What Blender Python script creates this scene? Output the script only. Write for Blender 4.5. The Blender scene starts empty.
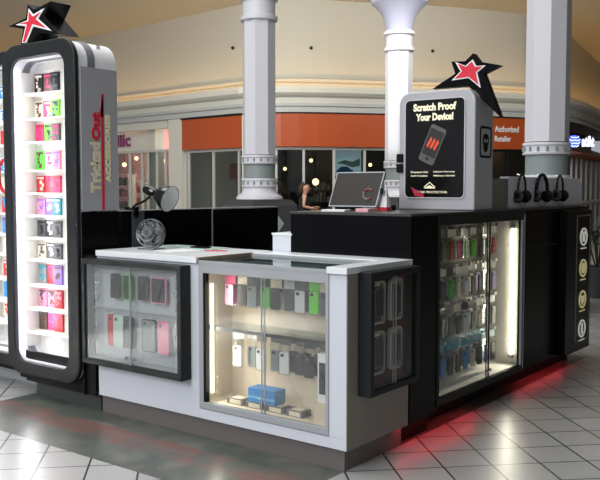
import bpy, bmesh, math, random
from mathutils import Vector, Matrix
random.seed(7)
S = bpy.context.scene
COL = S.collection
PI = math.pi
# ---------------------------------------------------------------- camera
FPX = 840.0; EYE = 1.5
pit = math.atan(53/840.0); yaw = math.radians(37.5)
F0 = Vector((-math.sin(yaw), math.cos(yaw), 0)); RT = Vector((math.cos(yaw), math.sin(yaw), 0)); ZZ = Vector((0, 0, 1))
FW = F0*math.cos(pit) - ZZ*math.sin(pit); UP = F0*math.sin(pit) + ZZ*math.cos(pit)
CAM = Vector((2.461, -3.593, 1.5))
def on(px, py, ax, v):
    """point of the plane (axis = value) that shows at a pixel of the 600x480 photo: used to measure the place"""
    d = FW*FPX + RT*(px-300) + UP*(240-py)
    return CAM + d*((v-CAM[ax])/d[ax])
cd = bpy.data.cameras.new('camera'); cd.sensor_width = 36; cd.lens = FPX/600*36; cd.clip_end = 200
cam = bpy.data.objects.new('camera', cd); COL.objects.link(cam)
M = Matrix((RT, UP, -FW)).transposed().to_4x4(); M.translation = CAM
cam.matrix_world = M; S.camera = cam
# ---------------------------------------------------------------- materials
def lin(c):
    return tuple(((x/255)/12.92 if x/255 <= .04045 else ((x/255+.055)/1.055)**2.4) for x in c) + (1,)
MATS = {}
def mat(name, rgb, rough=.5, metal=0, emit=None, es=0, spec=.5, noise=0, nscale=8, coat=0):
    if name in MATS: return MATS[name]
    m = bpy.data.materials.new(name); m.use_nodes = True; nt = m.node_tree; b = nt.nodes['Principled BSDF']
    c = lin(rgb); b.inputs['Base Color'].default_value = c; b.inputs['Roughness'].default_value = rough
    b.inputs['Metallic'].default_value = metal; b.inputs['Specular IOR Level'].default_value = spec
    if coat: b.inputs['Coat Weight'].default_value = coat
    if emit: b.inputs['Emission Color'].default_value = lin(emit); b.inputs['Emission Strength'].default_value = es
    if noise:
        tc = nt.nodes.new('ShaderNodeTexCoord'); n = nt.nodes.new('ShaderNodeTexNoise'); n.inputs['Scale'].default_value = nscale
        n.inputs['Detail'].default_value = 4
        r = nt.nodes.new('ShaderNodeMixRGB'); r.inputs[1].default_value = tuple(x*(1-noise) for x in c[:3])+(1,)
        r.inputs[2].default_value = tuple(min(1, x*(1+noise)) for x in c[:3])+(1,)
        nt.links.new(tc.outputs['Object'], n.inputs['Vector']); nt.links.new(n.outputs['Fac'], r.inputs[0]); nt.links.new(r.outputs[0], b.inputs['Base Color'])
    MATS[name] = m; return m
def glass(name, tint=(255, 255, 255), refl=1.0, rough=.0, base=.04):
    m = bpy.data.materials.new(name); m.use_nodes = True; nt = m.node_tree; nt.nodes.clear()
    o = nt.nodes.new('ShaderNodeOutputMaterial'); t = nt.nodes.new('ShaderNodeBsdfTransparent'); g = nt.nodes.new('ShaderNodeBsdfGlossy')
    mx = nt.nodes.new('ShaderNodeMixShader'); lw = nt.nodes.new('ShaderNodeLayerWeight'); lw.inputs['Blend'].default_value = .5
    pw = nt.nodes.new('ShaderNodeMath'); pw.operation = 'POWER'; pw.inputs[1].default_value = 4; nt.links.new(lw.outputs['Facing'], pw.inputs[0])
    fr = nt.nodes.new('ShaderNodeMath'); fr.operation = 'MULTIPLY_ADD'; fr.inputs[1].default_value = .9; fr.inputs[2].default_value = base; nt.links.new(pw.outputs[0], fr.inputs[0])
    ml = nt.nodes.new('ShaderNodeMath'); ml.operation = 'MULTIPLY'; ml.use_clamp = True; ml.inputs[1].default_value = refl; t.inputs['Color'].default_value = lin(tint); g.inputs['Roughness'].default_value = rough
    nt.links.new(fr.outputs[0], ml.inputs[0]); nt.links.new(ml.outputs[0], mx.inputs[0]); nt.links.new(t.outputs[0], mx.inputs[1]); nt.links.new(g.outputs[0], mx.inputs[2]); nt.links.new(mx.outputs[0], o.inputs[0])
    MATS[name] = m; return m
white = mat('white_laminate', (205, 208, 216), .35)
whitetop = mat('white_counter_top', (226, 230, 232), .25)
alu = mat('brushed_aluminium', (166, 169, 172), .4, .2)
black = mat('black_gloss_acrylic', (9, 9, 11), .25, spec=.12)
blackm = mat('black_matt', (14, 14, 15), .5, spec=.15)
frameblk = mat('black_frame_metal', (30, 32, 33), .45, spec=.25)
silver = mat('silver_panel', (176, 176, 180), .4, .15)
stripe = mat('grey_stripe', (120, 122, 126), .4)
toem = mat('toe_kick_laminate', (104, 98, 96), .4)
wood = mat('raw_board_edge', (138, 122, 104), .7, noise=.2, nscale=30)
beige = mat('cabinet_lining', (214, 200, 178), .6)
linerw = mat('white_lining', (236, 234, 226), .6)
greyback = mat('grey_backboard', (170, 172, 176), .6)
slat = mat('slatwall_grey', (60, 58, 52), .6)
chrome = mat('chrome', (200, 200, 205), .12, 1)
red = mat('red_enamel', (214, 36, 58), .35)
white_p = mat('white_paint', (240, 240, 240), .4)
tubem = mat('fluorescent_tube', (255, 250, 235), .4, emit=(255, 244, 214), es=9)
tubec = mat('cool_led_tube', (250, 250, 255), .4, emit=(226, 226, 255), es=7)
clear = glass('clear_plastic', (244, 245, 246), .5, .12)
gl = glass('cabinet_glass', (252, 253, 252), .7, .0, .03)
glf = glass('front_cabinet_glass', (252, 253, 252), 1.0, .0, .13)
gld = glass('shop_window_glass', (215, 222, 220), .9, .0)
glasstop = glass('counter_glass', (236, 243, 241), .9, .02)
orange = mat('orange_sign_panel', (180, 80, 36), .35)
storew = mat('storefront_white', (214, 212, 200), .5)
soffit = mat('bulkhead_plaster', (196, 194, 182), .8)
colw = mat('column_white', (214, 214, 220), .45)
colg = mat('column_grey', (138, 148, 146), .5)
granite = mat('grey_granite', (76, 80, 84), .35, noise=.3, nscale=40)
granitel = mat('light_granite', (178, 184, 186), .35, noise=.1, nscale=40)
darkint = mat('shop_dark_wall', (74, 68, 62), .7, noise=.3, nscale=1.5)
pinkint = mat('shop_pink_wall', (214, 160, 160), .7)
mull = mat('window_mullion', (196, 196, 190), .4)
skin = mat('skin', (208, 160, 132), .5)
# ---------------------------------------------------------------- mesh tools
class MB:
    def __init__(s): s.bm = bmesh.new()
    def box(s, x0, x1, y0, y1, z0, z1):
        vs = [s.bm.verts.new((x, y, z)) for x in (x0, x1) for y in (y0, y1) for z in (z0, z1)]
        for f in ((0, 1, 3, 2), (4, 6, 7, 5), (0, 4, 5, 1), (2, 3, 7, 6), (0, 2, 6, 4), (1, 5, 7, 3)):
            s.bm.faces.new([vs[i] for i in f])
        return s
    def prism(s, a, b):
        """two matching loops of points joined and capped"""
        va = [s.bm.verts.new(p) for p in a]; vb = [s.bm.verts.new(p) for p in b]; n = len(a)
        s.bm.faces.new(va); s.bm.faces.new(list(reversed(vb)))
        for i in range(n): s.bm.faces.new([va[(i+1) % n], va[i], vb[i], vb[(i+1) % n]])
        return s
    def ring(s, oa, ia, ob, ib):
        """hollow frame: outer/inner loops on a front and a back plane"""
        L = [[s.bm.verts.new(p) for p in q] for q in (oa, ia, ob, ib)]; n = len(oa)
        for i in range(n):
            j = (i+1) % n
            for p, q in ((0, 1), (1, 3), (3, 2), (2, 0)): s.bm.faces.new([L[p][i], L[p][j], L[q][j], L[q][i]])
        return s
    def tube(s, pts, r, n=8, closed=False, r2=None):
        pts = [Vector(p) for p in pts]; rings = []
        for i, p in enumerate(pts):
            if closed: t = pts[(i+1) % len(pts)]-pts[i-1]
            else: t = pts[min(i+1, len(pts)-1)]-pts[max(i-1, 0)]
            t.normalize(); a = Vector((0, 0, 1)) if abs(t.z) < .9 else Vector((1, 0, 0))
            u = t.cross(a).normalized(); v = t.cross(u)
            rr = r if r2 is None else r+(r2-r)*i/(len(pts)-1)
            rings.append([s.bm.verts.new(p+u*math.cos(2*PI*k/n)*rr+v*math.sin(2*PI*k/n)*rr) for k in range(n)])
        m = len(rings)
        for i in range(m if closed else m-1):
            A, B = rings[i], rings[(i+1) % m]
            for k in range(n): s.bm.faces.new([A[k], A[(k+1) % n], B[(k+1) % n], B[k]])
        if not closed: s.bm.faces.new(rings[0]); s.bm.faces.new(rings[-1])
        return s
    def lathe(s, prof, n=24, c=(0, 0), mtx=None, capped=True):
        rings = []
        for r, z in prof:
            ring = []
            for k in range(n):
                p = Vector((c[0]+r*math.cos(2*PI*k/n), c[1]+r*math.sin(2*PI*k/n), z))
                ring.append(s.bm.verts.new(mtx @ p if mtx else p))
            rings.append(ring)
        for A, B in zip(rings, rings[1:]):
            for k in range(n): s.bm.faces.new([A[k], A[(k+1) % n], B[(k+1) % n], B[k]])
        if capped: s.bm.faces.new(rings[0]); s.bm.faces.new(rings[-1])
        return s
    def quad(s, *p): s.bm.faces.new([s.bm.verts.new(q) for q in p]); return s
def top(o):
    while o.parent: o = o.parent
    return o
def obj(name, mb, m, parent=None, bevel=0, smooth=False, label=None, seg=2):
    bmesh.ops.recalc_face_normals(mb.bm, faces=mb.bm.faces)
    me = bpy.data.meshes.new(name)
    if parent is not None: bmesh.ops.translate(mb.bm, verts=mb.bm.verts, vec=-top(parent).location)
    mb.bm.to_mesh(me); mb.bm.free()
    if smooth:
        for p in me.polygons: p.use_smooth = True
        try: me.set_sharp_from_angle(angle=math.radians(40))
        except Exception: pass
    me.materials.append(m)
    o = bpy.data.objects.new(name, me); COL.objects.link(o)
    if parent is not None: o.parent = parent
    if bevel:
        b = o.modifiers.new('bevel', 'BEVEL'); b.width = bevel; b.segments = seg; b.limit_method = 'ANGLE'
    if label: o['label'] = label
    return o
def thing(name, label, cat, loc=(0, 0, 0), group=None):
    o = bpy.data.objects.new(name, None); COL.objects.link(o); o.location = loc; o['label'] = label; o['category'] = cat
    if group: o['group'] = group
    o.empty_display_size = .05
    return o
def tag(o, label, cat, group=None):
    o['label'] = label; o['category'] = cat
    if group: o['group'] = group
    return o
def struct(name, mb, m, parent=None, **k):
    o = obj(name, mb, m, parent, **k)
    if parent is None: o['kind'] = 'structure'
    return o
def clone(root, loc=None, rotz=None, label=None, group=None):
    r = root.copy(); COL.objects.link(r)
    if loc is not None: r.location = loc
    if rotz is not None: r.rotation_euler.z = rotz
    if label: r['label'] = label
    if group: r['group'] = group
    for ch in list(root.children):
        c = ch.copy(); COL.objects.link(c); c.parent = r
        for g in list(ch.children):
            d = g.copy(); COL.objects.link(d); d.parent = c
    return r
def rr(x0, x1, z0, z1, r, n=6):
    """rounded rectangle outline (a, b pairs)"""
    out = []
    for cx, cz, a0 in ((x1-r, z1-r, 0), (x0+r, z1-r, 90), (x0+r, z0+r, 180), (x1-r, z0+r, 270)):
        for k in range(n+1):
            a = math.radians(a0+90*k/n); out.append((cx+r*math.cos(a), cz+r*math.sin(a)))
    return out
def XZ(l, y): return [(a, y, b) for a, b in l]
def YZ(l, x): return [(x, a, b) for a, b in l]
def XY(l, z): return [(a, b, z) for a, b in l]
def text(name, s, m, parent, org, right, up, w, h, d=.002, bold=0.02, label=None):
    """lettering fitted into w x h starting at org (lower left corner)"""
    cu = bpy.data.curves.new(name, 'FONT'); cu.body = s; cu.extrude = .02; cu.offset = bold; cu.space_line = .95
    cu.resolution_u = 3
    t = bpy.data.objects.new(name, cu); COL.objects.link(t)
    dg = bpy.context.evaluated_depsgraph_get(); dg.update()
    me = bpy.data.meshes.new_from_object(t.evaluated_get(dg)); bpy.data.objects.remove(t); bpy.data.curves.remove(cu)
    xs = [v.co.x for v in me.vertices]; ys = [v.co.y for v in me.vertices]
    right = Vector(right).normalized(); up = Vector(up).normalized(); nrm = right.cross(up)
    off = top(parent).location if parent is not None else Vector((0, 0, 0))
    for v in me.vertices:
        a = (v.co.x-min(xs))/(max(xs)-min(xs))*w; b = (v.co.y-min(ys))/(max(ys)-min(ys))*h
        c = (v.co.z+.02)/.04*d
        v.co = Vector(org)+right*a+up*b+nrm*c-off
    me.materials.clear(); me.materials.append(m)
    o = bpy.data.objects.new(name, me); COL.objects.link(o)
    if parent is not None: o.parent = parent
    if label: o['label'] = label
    return o
ORD = ['first', 'second', 'third', 'fourth', 'fifth', 'sixth', 'seventh', 'eighth', 'ninth', 'tenth', 'eleventh', 'twelfth']

# ================================================================ FLOOR
def floor_mat():
    m = bpy.data.materials.new('tiled_floor'); m.use_nodes = True; nt = m.node_tree; N = nt.nodes; L = nt.links; b = N['Principled BSDF']
    tc = N.new('ShaderNodeTexCoord')
    mp = N.new('ShaderNodeMapping'); mp.inputs['Rotation'].default_value = (0, 0, math.radians(-45)); L.new(tc.outputs['Object'], mp.inputs[0])
    br = N.new('ShaderNodeTexBrick'); br.offset = 0; br.inputs['Scale'].default_value = 1; br.inputs['Brick Width'].default_value = .27; br.inputs['Row Height'].default_value = .27
    br.inputs['Mortar Size'].default_value = .0055; br.inputs['Mortar Smooth'].default_value = .1
    br.inputs['Color1'].default_value = lin((168, 168, 166)); br.inputs['Color2'].default_value = lin((156, 156, 154)); br.inputs['Mortar'].default_value = lin((38, 38, 38))
    L.new(mp.outputs[0], br.inputs[0])
    # marble border slabs
    nz = N.new('ShaderNodeTexNoise'); nz.inputs['Scale'].default_value = 2.6; nz.inputs['Detail'].default_value = 8; nz.inputs['Distortion'].default_value = 1.2; L.new(tc.outputs['Object'], nz.inputs[0])
    cr = N.new('ShaderNodeValToRGB'); cr.color_ramp.elements[0].position = .3; cr.color_ramp.elements[0].color = lin((70, 75, 70)); cr.color_ramp.elements[1].position = .7; cr.color_ramp.elements[1].color = lin((118, 113, 104))
    e = cr.color_ramp.elements.new(.5); e.color = lin((88, 93, 86)); L.new(nz.outputs['Fac'], cr.inputs[0])
    cr2 = N.new('ShaderNodeValToRGB'); cr2.color_ramp.elements[0].position = .35; cr2.color_ramp.elements[0].color = lin((84, 88, 82)); cr2.color_ramp.elements[1].position = .7; cr2.color_ramp.elements[1].color = lin((128, 84, 76)); L.new(nz.outputs['Fac'], cr2.inputs[0])
    br2 = N.new('ShaderNodeTexBrick'); br2.offset = .5; br2.inputs['Scale'].default_value = 1; br2.inputs['Brick Width'].default_value = .8; br2.inputs['Row Height'].default_value = .335
    br2.inputs['Mortar Size'].default_value = .002; br2.inputs['Color1'].default_value = (1, 1, 1, 1); br2.inputs['Color2'].default_value = (.9, .9, .9, 1); br2.inputs['Mortar'].default_value = (.35, .35, .35, 1); L.new(tc.outputs['Object'], br2.inputs[0])
    sx = N.new('ShaderNodeSeparateXYZ'); L.new(tc.outputs['Object'], sx.inputs[0])
    def cmp(out, op, v):
        c = N.new('ShaderNodeMath'); c.operation = op; L.new(out, c.inputs[0]); c.inputs[1].default_value = v; return c.outputs[0]
    def mul(a, c):
        x = N.new('ShaderNodeMath'); x.operation = 'MULTIPLY'; L.new(a, x.inputs[0]); L.new(c, x.inputs[1]); return x.outputs[0]
    band = mul(mul(cmp(sx.outputs[1], 'GREATER_THAN', -.67), cmp(sx.outputs[0], 'LESS_THAN', .0)), mul(cmp(sx.outputs[1], 'LESS_THAN', 3.8), cmp(sx.outputs[0], 'GREATER_THAN', -2.75)))
    redb = mul(cmp(sx.outputs[1], 'GREATER_THAN', -.42), cmp(sx.outputs[1], 'LESS_THAN', -.2))
    def mix(f, a, c, mode='MIX'):
        x = N.new('ShaderNodeMixRGB'); x.blend_type = mode
        if isinstance(f, float): x.inputs[0].default_value = f
        else: L.new(f, x.inputs[0])
        L.new(a, x.inputs[1]); L.new(c, x.inputs[2]); return x.outputs[0]
    mar = mix(1.0, mix(redb, cr.outputs[0], cr2.outputs[0]), br2.outputs[0], 'MULTIPLY')
    L.new(mix(band, br.outputs['Color'], mar), b.inputs['Base Color'])
    n2 = N.new('ShaderNodeTexNoise'); n2.inputs['Scale'].default_value = 3; L.new(tc.outputs['Object'], n2.inputs[0])
    mr = N.new('ShaderNodeMapRange'); mr.inputs[3].default_value = .27; mr.inputs[4].default_value = .34; L.new(n2.outputs['Fac'], mr.inputs[0]); L.new(mr.outputs[0], b.inputs['Roughness'])
    b.inputs['Specular IOR Level'].default_value = .5
    return m
struct('floor', MB().quad((-40, -20, 0), (30, -20, 0), (30, 50, 0), (-40, 50, 0)), floor_mat())

# ================================================================ PHONE CASE PACKS (prototypes)
cm = {}
def cmat(n, rgb, rough=.45):
    return mat('plastic_'+n, rgb, rough)
PAL = {'black': (24, 24, 28), 'pink': (226, 60, 120), 'green': (90, 200, 60), 'white': (232, 232, 232), 'grey': (84, 86, 88), 'brown': (96, 66, 50),
       'purple': (140, 110, 190), 'red': (190, 40, 44), 'blue': (50, 120, 200), 'cream': (226, 216, 190), 'clear grey': (140, 148, 148), 'lime': (120, 236, 60),
       'teal': (40, 150, 170), 'mint': (196, 214, 206), 'pale pink': (236, 150, 176)}
PROTO = {}
def pack(color, card='white', w=.085, h=.185, win=True):
    key = (color, card, w, h, win)
    if key in PROTO: return PROTO[key], False
    r = thing('phone_case_pack', 'x', 'phone case')
    o = MB(); hw = w/2
    out = rr(-hw, hw, -.04, .012, .006, 3)
    o.prism(XZ(out, -.001), XZ(out, .001)); obj('header_card', o, cmat(card, PAL[card]), r)
    bl = rr(-hw, hw, -h, -.036, .012, 3); b2 = rr(-hw+.006, hw-.006, -h+.006, -.042, .01, 3)
    o = MB(); o.prism(XZ(b2, -.02), XZ(bl, .0)); obj('blister', o, clear, r)
    o = MB(); ph = rr(-.031, .031, -h+.012, -h+.012+.122, .011, 4); o.prism(XZ(ph, -.014), XZ(ph, -.004))
    pc = obj('phone_case', o, cmat(color, PAL[color]), r)
    o = MB(); q = rr(-.024, -.002, -h+.108, -h+.126, .006, 3); o.prism(XZ(q, -.0148), XZ(q, -.0135)); obj('camera_cutout', o, cmat('grey' if color == 'black' else 'black', PAL['grey' if color == 'black' else 'black']), pc)
    PROTO[key] = r; return r, True
def hang(color, card, loc, rotz, label, group, w=.085, h=.185):
    r, new = pack(color, card, w, h)
    if new: r.location = loc; r.rotation_euler.z = rotz; r['label'] = label; r['group'] = group; return r
    return clone(r, loc, rotz, label, group)
def carton(name, label, cat, x, y, z, w, d, h, m, m2=None, group=None, rot=0, tilt=0):
    """small printed carton standing on its base: box + printed front panel"""
    r = thing(name, label, cat, (0, 0, 0), group)
    obj('carton', MB().box(-w/2, w/2, -d/2, d/2, 0, h), m, r, bevel=.002, seg=1)
    if m2: obj('printed_panel', MB().box(-w*.36, w*.36, -d/2-.002, -d/2+.001, h*.18, h*.82), m2, r)
    r.location = (x, y, z); r.rotation_euler = (tilt, 0, rot); return r

# ================================================================ STORAGE COUNTER (white, left of the showcase)
XL, XM, XR = -1.98, -1.03, .03
ct = thing('storage_counter', 'white laminate storage counter next to the black tower, desk lamp above it', 'counter', (-1.5, .28, 0))
obj('body', MB().box(XL+.02, XM, -.03, .60, .12, 1.05), white, ct, bevel=.003)
obj('worktop', MB().box(XL+.03, XM, -.05, .62, 1.05, 1.087), whitetop, ct, bevel=.002)
obj('edge_strip', MB().box(XM-.0, XM+.012, -.04, .60, 1.058, 1.084), wood, ct, label='raw brown board edge')
obj('toe_kick', MB().box(XL+.02, XM, -.0, .55, 0, .12), toem, ct)

# wall display case with black frame on its front
def wall_case(label, loc, W, Hh, D, back, seam=True):
    """local: opening faces -Y, x 0..W, y 0..D, z 0..Hh"""
    r = thing('wall_display_case', label, 'display case', (0, 0, 0))
    t = .035
    obj('case_frame', MB().ring(XZ([(0, 0), (W, 0), (W, Hh), (0, Hh)], 0), XZ([(t, t), (W-t, t), (W-t, Hh-t), (t, Hh-t)], 0),
                           XZ([(0, 0), (W, 0), (W, Hh), (0, Hh)], D), XZ([(t, t), (W-t, t), (W-t, Hh-t), (t, Hh-t)], D)), frameblk, r, bevel=.003)
    obj('backboard', MB().box(t, W-t, D-.008, D-.001, t, Hh-t), back, r)
    a = W/2
    for x0, x1, y in ((t, a+.01, .008), (a-.01, W-t, .016)):
        g = obj('glass_door', MB().box(x0, x1, y, y+.004, t, Hh-t), glf if seam else gl, r)
        xx = a-.03 if x0 < .1 else a+.03
        if seam: obj('lock', MB().lathe([(.011, 0), (.011, .012), (.005, .014)], 12, mtx=Matrix.Translation((xx, y, t+.045)) @ Matrix.Rotation(PI/2, 4, 'X')), chrome, g)
        obj('door_edge', MB().box(x1-.004 if x0 < .1 else x0, x1 if x0 < .1 else x0+.004, y-.001, y+.005, t, Hh-t), alu, g)
    return r
W = .925; D = .085
wc = wall_case('black framed wall case of phone cases on the white counter front', None, W, .69, D, mat('pale_backboard', (188, 192, 198), .6))
# strip light tubes, shelf rails and peg hooks of the case
for z in (.36,):
    obj('rail', MB().box(.04, W-.04, D-.02, D-.008, z, z+.012), alu, wc)
obj('rail', MB().box(.04, W-.04, D-.02, D-.008, .62, .632), alu, wc)
obj('floor_rail', MB().box(.04, W-.04, .03, .07, .036, .055), alu, wc)
obj('lining', MB().box(.036, .042, .025, D-.01, .036, .654), alu, wc)
hooks = MB()
for x in (.2, .30, .46, .56, .66):
    for z in (.60, .345): hooks.tube([(x, D-.010, z), (x, .03, z+.006), (x, .028, z+.014)], .002, 6)
obj('peg_hook', hooks, chrome, wc)['kind'] = 'stuff'
wc.location = (-2.02, -.116, .345)
def wcp(x, y, z): return (-2.02+x, -.116+y, .345+z)
g = 'phone case packs inside the black framed wall case'
row1 = [(.155, 'black'), (.245, 'brown'), (.40, 'black'), (.50, 'grey'), (.59, 'black')]
lab1 = ['black phone case in the wall case upper row, leftmost', 'brown phone case in the wall case upper row, beside the leftmost black one',
        'black phone case in the wall case upper row, just right of the door seam', 'grey phone case in the wall case upper row, between two black ones', 'black phone case in the wall case upper row, second from the right end']
def slim_case(color, w, h, loc, label, group, ang=0, edge=None):
    r = thing('phone_case', label, 'phone case', (0, 0, 0), group)
    o = MB(); q = rr(-w/2, w/2, -h, 0, .016, 5); o.prism(XZ(q, -.008), XZ(q, .006)); sh = obj('shell', o, cmat(color, PAL[color], .3), r, bevel=.002)
    q1 = rr(-w/2-.002, w/2+.002, -h-.002, .002, .017, 5); q2 = rr(-w/2+.004, w/2-.004, -h+.004, -.004, .013, 5)
    obj('bumper', MB().ring(XZ(q1, -.0095), XZ(q2, -.0095), XZ(q1, .004), XZ(q2, .004)), cmat(edge or 'grey', PAL[edge or 'grey']), r)
    q = rr(-w/2+.012, -w/2+.034, -.036, -.016, .008, 4); obj('camera_cutout', MB().prism(XZ(q, -.0092), XZ(q, -.0078)), cmat('grey' if color in('black','brown') else 'black', PAL['grey']), r)
    r.location = loc; r.rotation_euler.y = ang; return r
slim_case('black', .078, .155, wcp(.29, .05, .60), lab1[0], g, .05)
slim_case('black', .082, .155, wcp(.40, .05, .60), 'black phone case with green rim, upper row of the wall case left of its seam', g, -.04, 'green')
slim_case('black', .085, .15, wcp(.55, .05, .60), 'black phone case with grey rim, upper row of the wall case right of its seam', g, .03)
slim_case('black', .13, .155, wcp(.69, .05, .60), 'wide black phone case with pink rim at the right of the wall case upper row', g, 0, 'pale pink')
for x, c, w, lb in ((.24, 'red', .05, 'red phone case at the left of the wall case lower row'), (.315, 'mint', .09, 'pale mint phone case in the wall case lower row beside the red one'),
                    (.41, 'grey', .085, 'grey phone case in the wall case lower row left of the door seam'), (.60, 'clear grey', .12, 'clear grey phone case in the wall case lower row right of the door seam'),
                    (.73, 'pale pink', .09, 'pale pink phone case at the right of the wall case lower row'), ):
    slim_case(c, w, .20, wcp(x, .05, .335), lb, g, 0, 'black' if c == 'clear grey' else c)
# chains of charms hanging at both ends of the case
for i, (x, z, side) in enumerate(((.10, .62, 'left'), (.10, .36, 'left'), (.85, .62, 'right'), (.85, .36, 'right'))):
    mb = MB(); random.seed(i)
    for k in range(12):
        for q in range(2):
            cx = x+(q-.5)*.03+random.uniform(-.006, .006); cz = z-.012-k*.018; cy = .045+random.uniform(-.006, .006)
            mb.tube([(cx+.009*math.cos(a*PI/3), cy+.004*math.sin(a*PI/3+k), cz+.009*math.sin(a*PI/3)) for a in range(6)], .0022, 5, True)
    mb.tube([(x, D-.01, z), (x, .04, z)], .002, 6)
    o = obj('charm_strand', mb, chrome); o.location = wcp(0, 0, 0)
    tag(o, 'hanging strand of silver charms at the %s end of the wall case, %s row' % (side, 'upper' if z > .5 else 'lower'), 'charm', 'charm strands in the wall case')

# ================================================================ GLASS SHOWCASE (right half of the front)
sc = thing('glass_showcase', 'white and aluminium glass showcase at the near corner of the kiosk', 'showcase', (-.5, .28, 0))
obj('toe_kick', MB().box(XM, -.0, -.0, .58, .0, .12), toem, sc)
obj('base_panel', MB().box(XM, XR, -.03, .60, .12, .18), white, sc, bevel=.002)
obj('corner_post', MB().box(-.085, XR, -.03, .60, .18, 1.05), white, sc, bevel=.003)
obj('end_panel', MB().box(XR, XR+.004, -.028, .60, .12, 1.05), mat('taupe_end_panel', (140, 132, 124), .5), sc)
obj('side_lining', MB().box(XM, XM+.02, -.02, .24, .18, 1.05), beige, sc)
obj('side_lining', MB().box(-.095, -.085, -.0, .24, .18, 1.0), beige, sc)
obj('back_lining', MB().box(XM+.02, -.085, .24, .26, .18, 1.03), beige, sc)
obj('rear_body', MB().box(XM, -.085, .26, .60, .18, 1.05), white, sc)
fo = [(XM+.005, .185), (-.08, .185), (-.08, 1.055), (XM+.005, 1.055)]; fi = [(XM+.04, .225), (-.10, .225), (-.10, .995), (XM+.04, .995)]
obj('door_frame', MB().ring(XZ(fo, -.037), XZ(fi, -.037), XZ(fo, -.01), XZ(fi, -.01)), alu, sc, bevel=.002)
obj('dark_jamb', MB().box(XM+.04, XM+.058, -.034, -.005, .225, .995), blackm, sc)
for x0, x1, y in ((XM+.04, -.53, -.018), (-.55, -.10, -.028)):
    gd = obj('glass_door', MB().box(x0, x1, y, y+.004, .225, .995), glf, sc)
    obj('door_edge', MB().box(-.536 if y > -.02 else -.55, -.53 if y > -.02 else -.545, y-.001, y+.005, .225, .995), alu, gd)
obj('light_tube', MB().tube([(XM+.078, .0, .28), (XM+.078, .0, .93)], .009, 10), tubem, sc)
obj('display_floor', MB().box(XM+.02, -.095, -.01, .24, .18, .226), beige, sc)
obj('glass_shelf', MB().box(XM+.025, -.1, .02, .235, .665, .673), glasstop, sc)
obj('shelf_rail', MB().box(XM+.025, -.1, .018, .024, .655, .675), frameblk, sc)
obj('peg_rail', MB().box(XM+.06, -.1, .22, .235, .955, .98), frameblk, sc); obj('peg_rail', MB().box(XM+.06, -.1, .22, .235, .62, .64), alu, sc)
# top: white rim with a glass pane let in
obj('top_rim', MB().box(XM, XR+.015, .45, .62, 1.05, 1.085).box(-.085, XR+.015, -.05, .45, 1.05, 1.085), whitetop, sc, bevel=.002)
obj('top_glass', MB().box(XM+.012, -.085, -.035, .45, 1.056, 1.066), glasstop, sc)
obj('top_rail', MB().box(XM+.012, -.085, .435, .45, 1.066, 1.08).box(XM+.012, -.085, -.04, -.02, 1.05, 1.068), alu, sc)
obj('inner_top', MB().box(XM+.012, -.085, -.02, .45, 1.046, 1.05), mat('top_grey', (196, 204, 204), .4), sc)
hk = MB()
for i in range(9):
    x = -.90+i*.095
    hk.tube([(x, .235, .968), (x, .06, .972), (x, .057, .985)], .002, 6); hk.tube([(x, .235, .647), (x, .06, .649), (x, .057, .658)], .002, 6)
obj('peg_hook', hk, chrome, sc)['kind'] = 'stuff'
g = 'phone case packs inside the glass showcase'
top_row = [('pale pink', 'pink'), ('black', 'cream'), ('clear grey', 'grey'), ('green', 'black'), ('black', 'cream'), ('grey', 'white'), ('white', 'grey'), ('lime', 'lime'), ('grey', 'cream'), ('brown', 'cream')]
for i, (c, cd_) in enumerate(top_row):
    x = -.895+i*.088
    hang(c, cd_, (x, .115 if i % 2 else .10, .965), random.uniform(-.15, .15), '%s pack, %s from left on the top row of the glass showcase' % (c, ORD[i]), g, .08, .175)
    if i % 2 == 0:
        hang(cd_, 'grey', (x+.018, .155, .965), random.uniform(-.1, .1), '%s pack hanging behind the %s pack of the glass showcase top row' % (cd_, ORD[i]), g, .08, .175)
low = [('white', 'white'), ('clear grey', 'white'), ('white', 'grey'), ('clear grey', 'grey'), ('white', 'grey'), ('black', 'grey'), ('black', 'black'), ('black', 'grey'), ('black', 'white')]
for i, (c, cd_) in enumerate(low):
    x = -.83+i*.088
    hh = .215
    hang(c, cd_, (x, .10+.03*(i % 2), .645), random.uniform(-.1, .1), '%s pack, %s from left on the lower row of the glass showcase' % (c, ORD[i]), g, .08, hh)
    if i > 3: hang('black', 'black', (x+.02, .165, .645), 0, 'black phone case pack hanging behind the %s pack of the glass showcase lower row' % ORD[i], g, .08, hh)
bx = carton('boxed_phone_case', 'white boxed phone with black handset picture leaning by the right showcase post', 'box', -.165, .06, .33, .085, .04, .27, cmat('white', PAL['white']), cmat('black', PAL['black']))
bx2 = obj('display_block', MB().box(-.215, -.11, .02, .12, .226, .33), beige); tag(bx2, 'beige display block under the boxed phone inside the showcase', 'display stand')
bb = thing('speaker_box', 'bright blue boxed item lying on the showcase floor', 'box', (-.60, .07, .226))
obj('carton', MB().box(-.70, -.50, .03, .13, .262, .345), cmat('blue', (46, 140, 214)), bb, bevel=.003)
obj('printed_panel', MB().box(-.70, -.50, .0295, .031, .285, .30), cmat('teal2', (110, 190, 236)), bb)
text('lettering', 'wireless', white_p, bb, (-.63, .0294, .287), (1, 0, 0), (0, 0, 1), .07, .012, .001)
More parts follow.
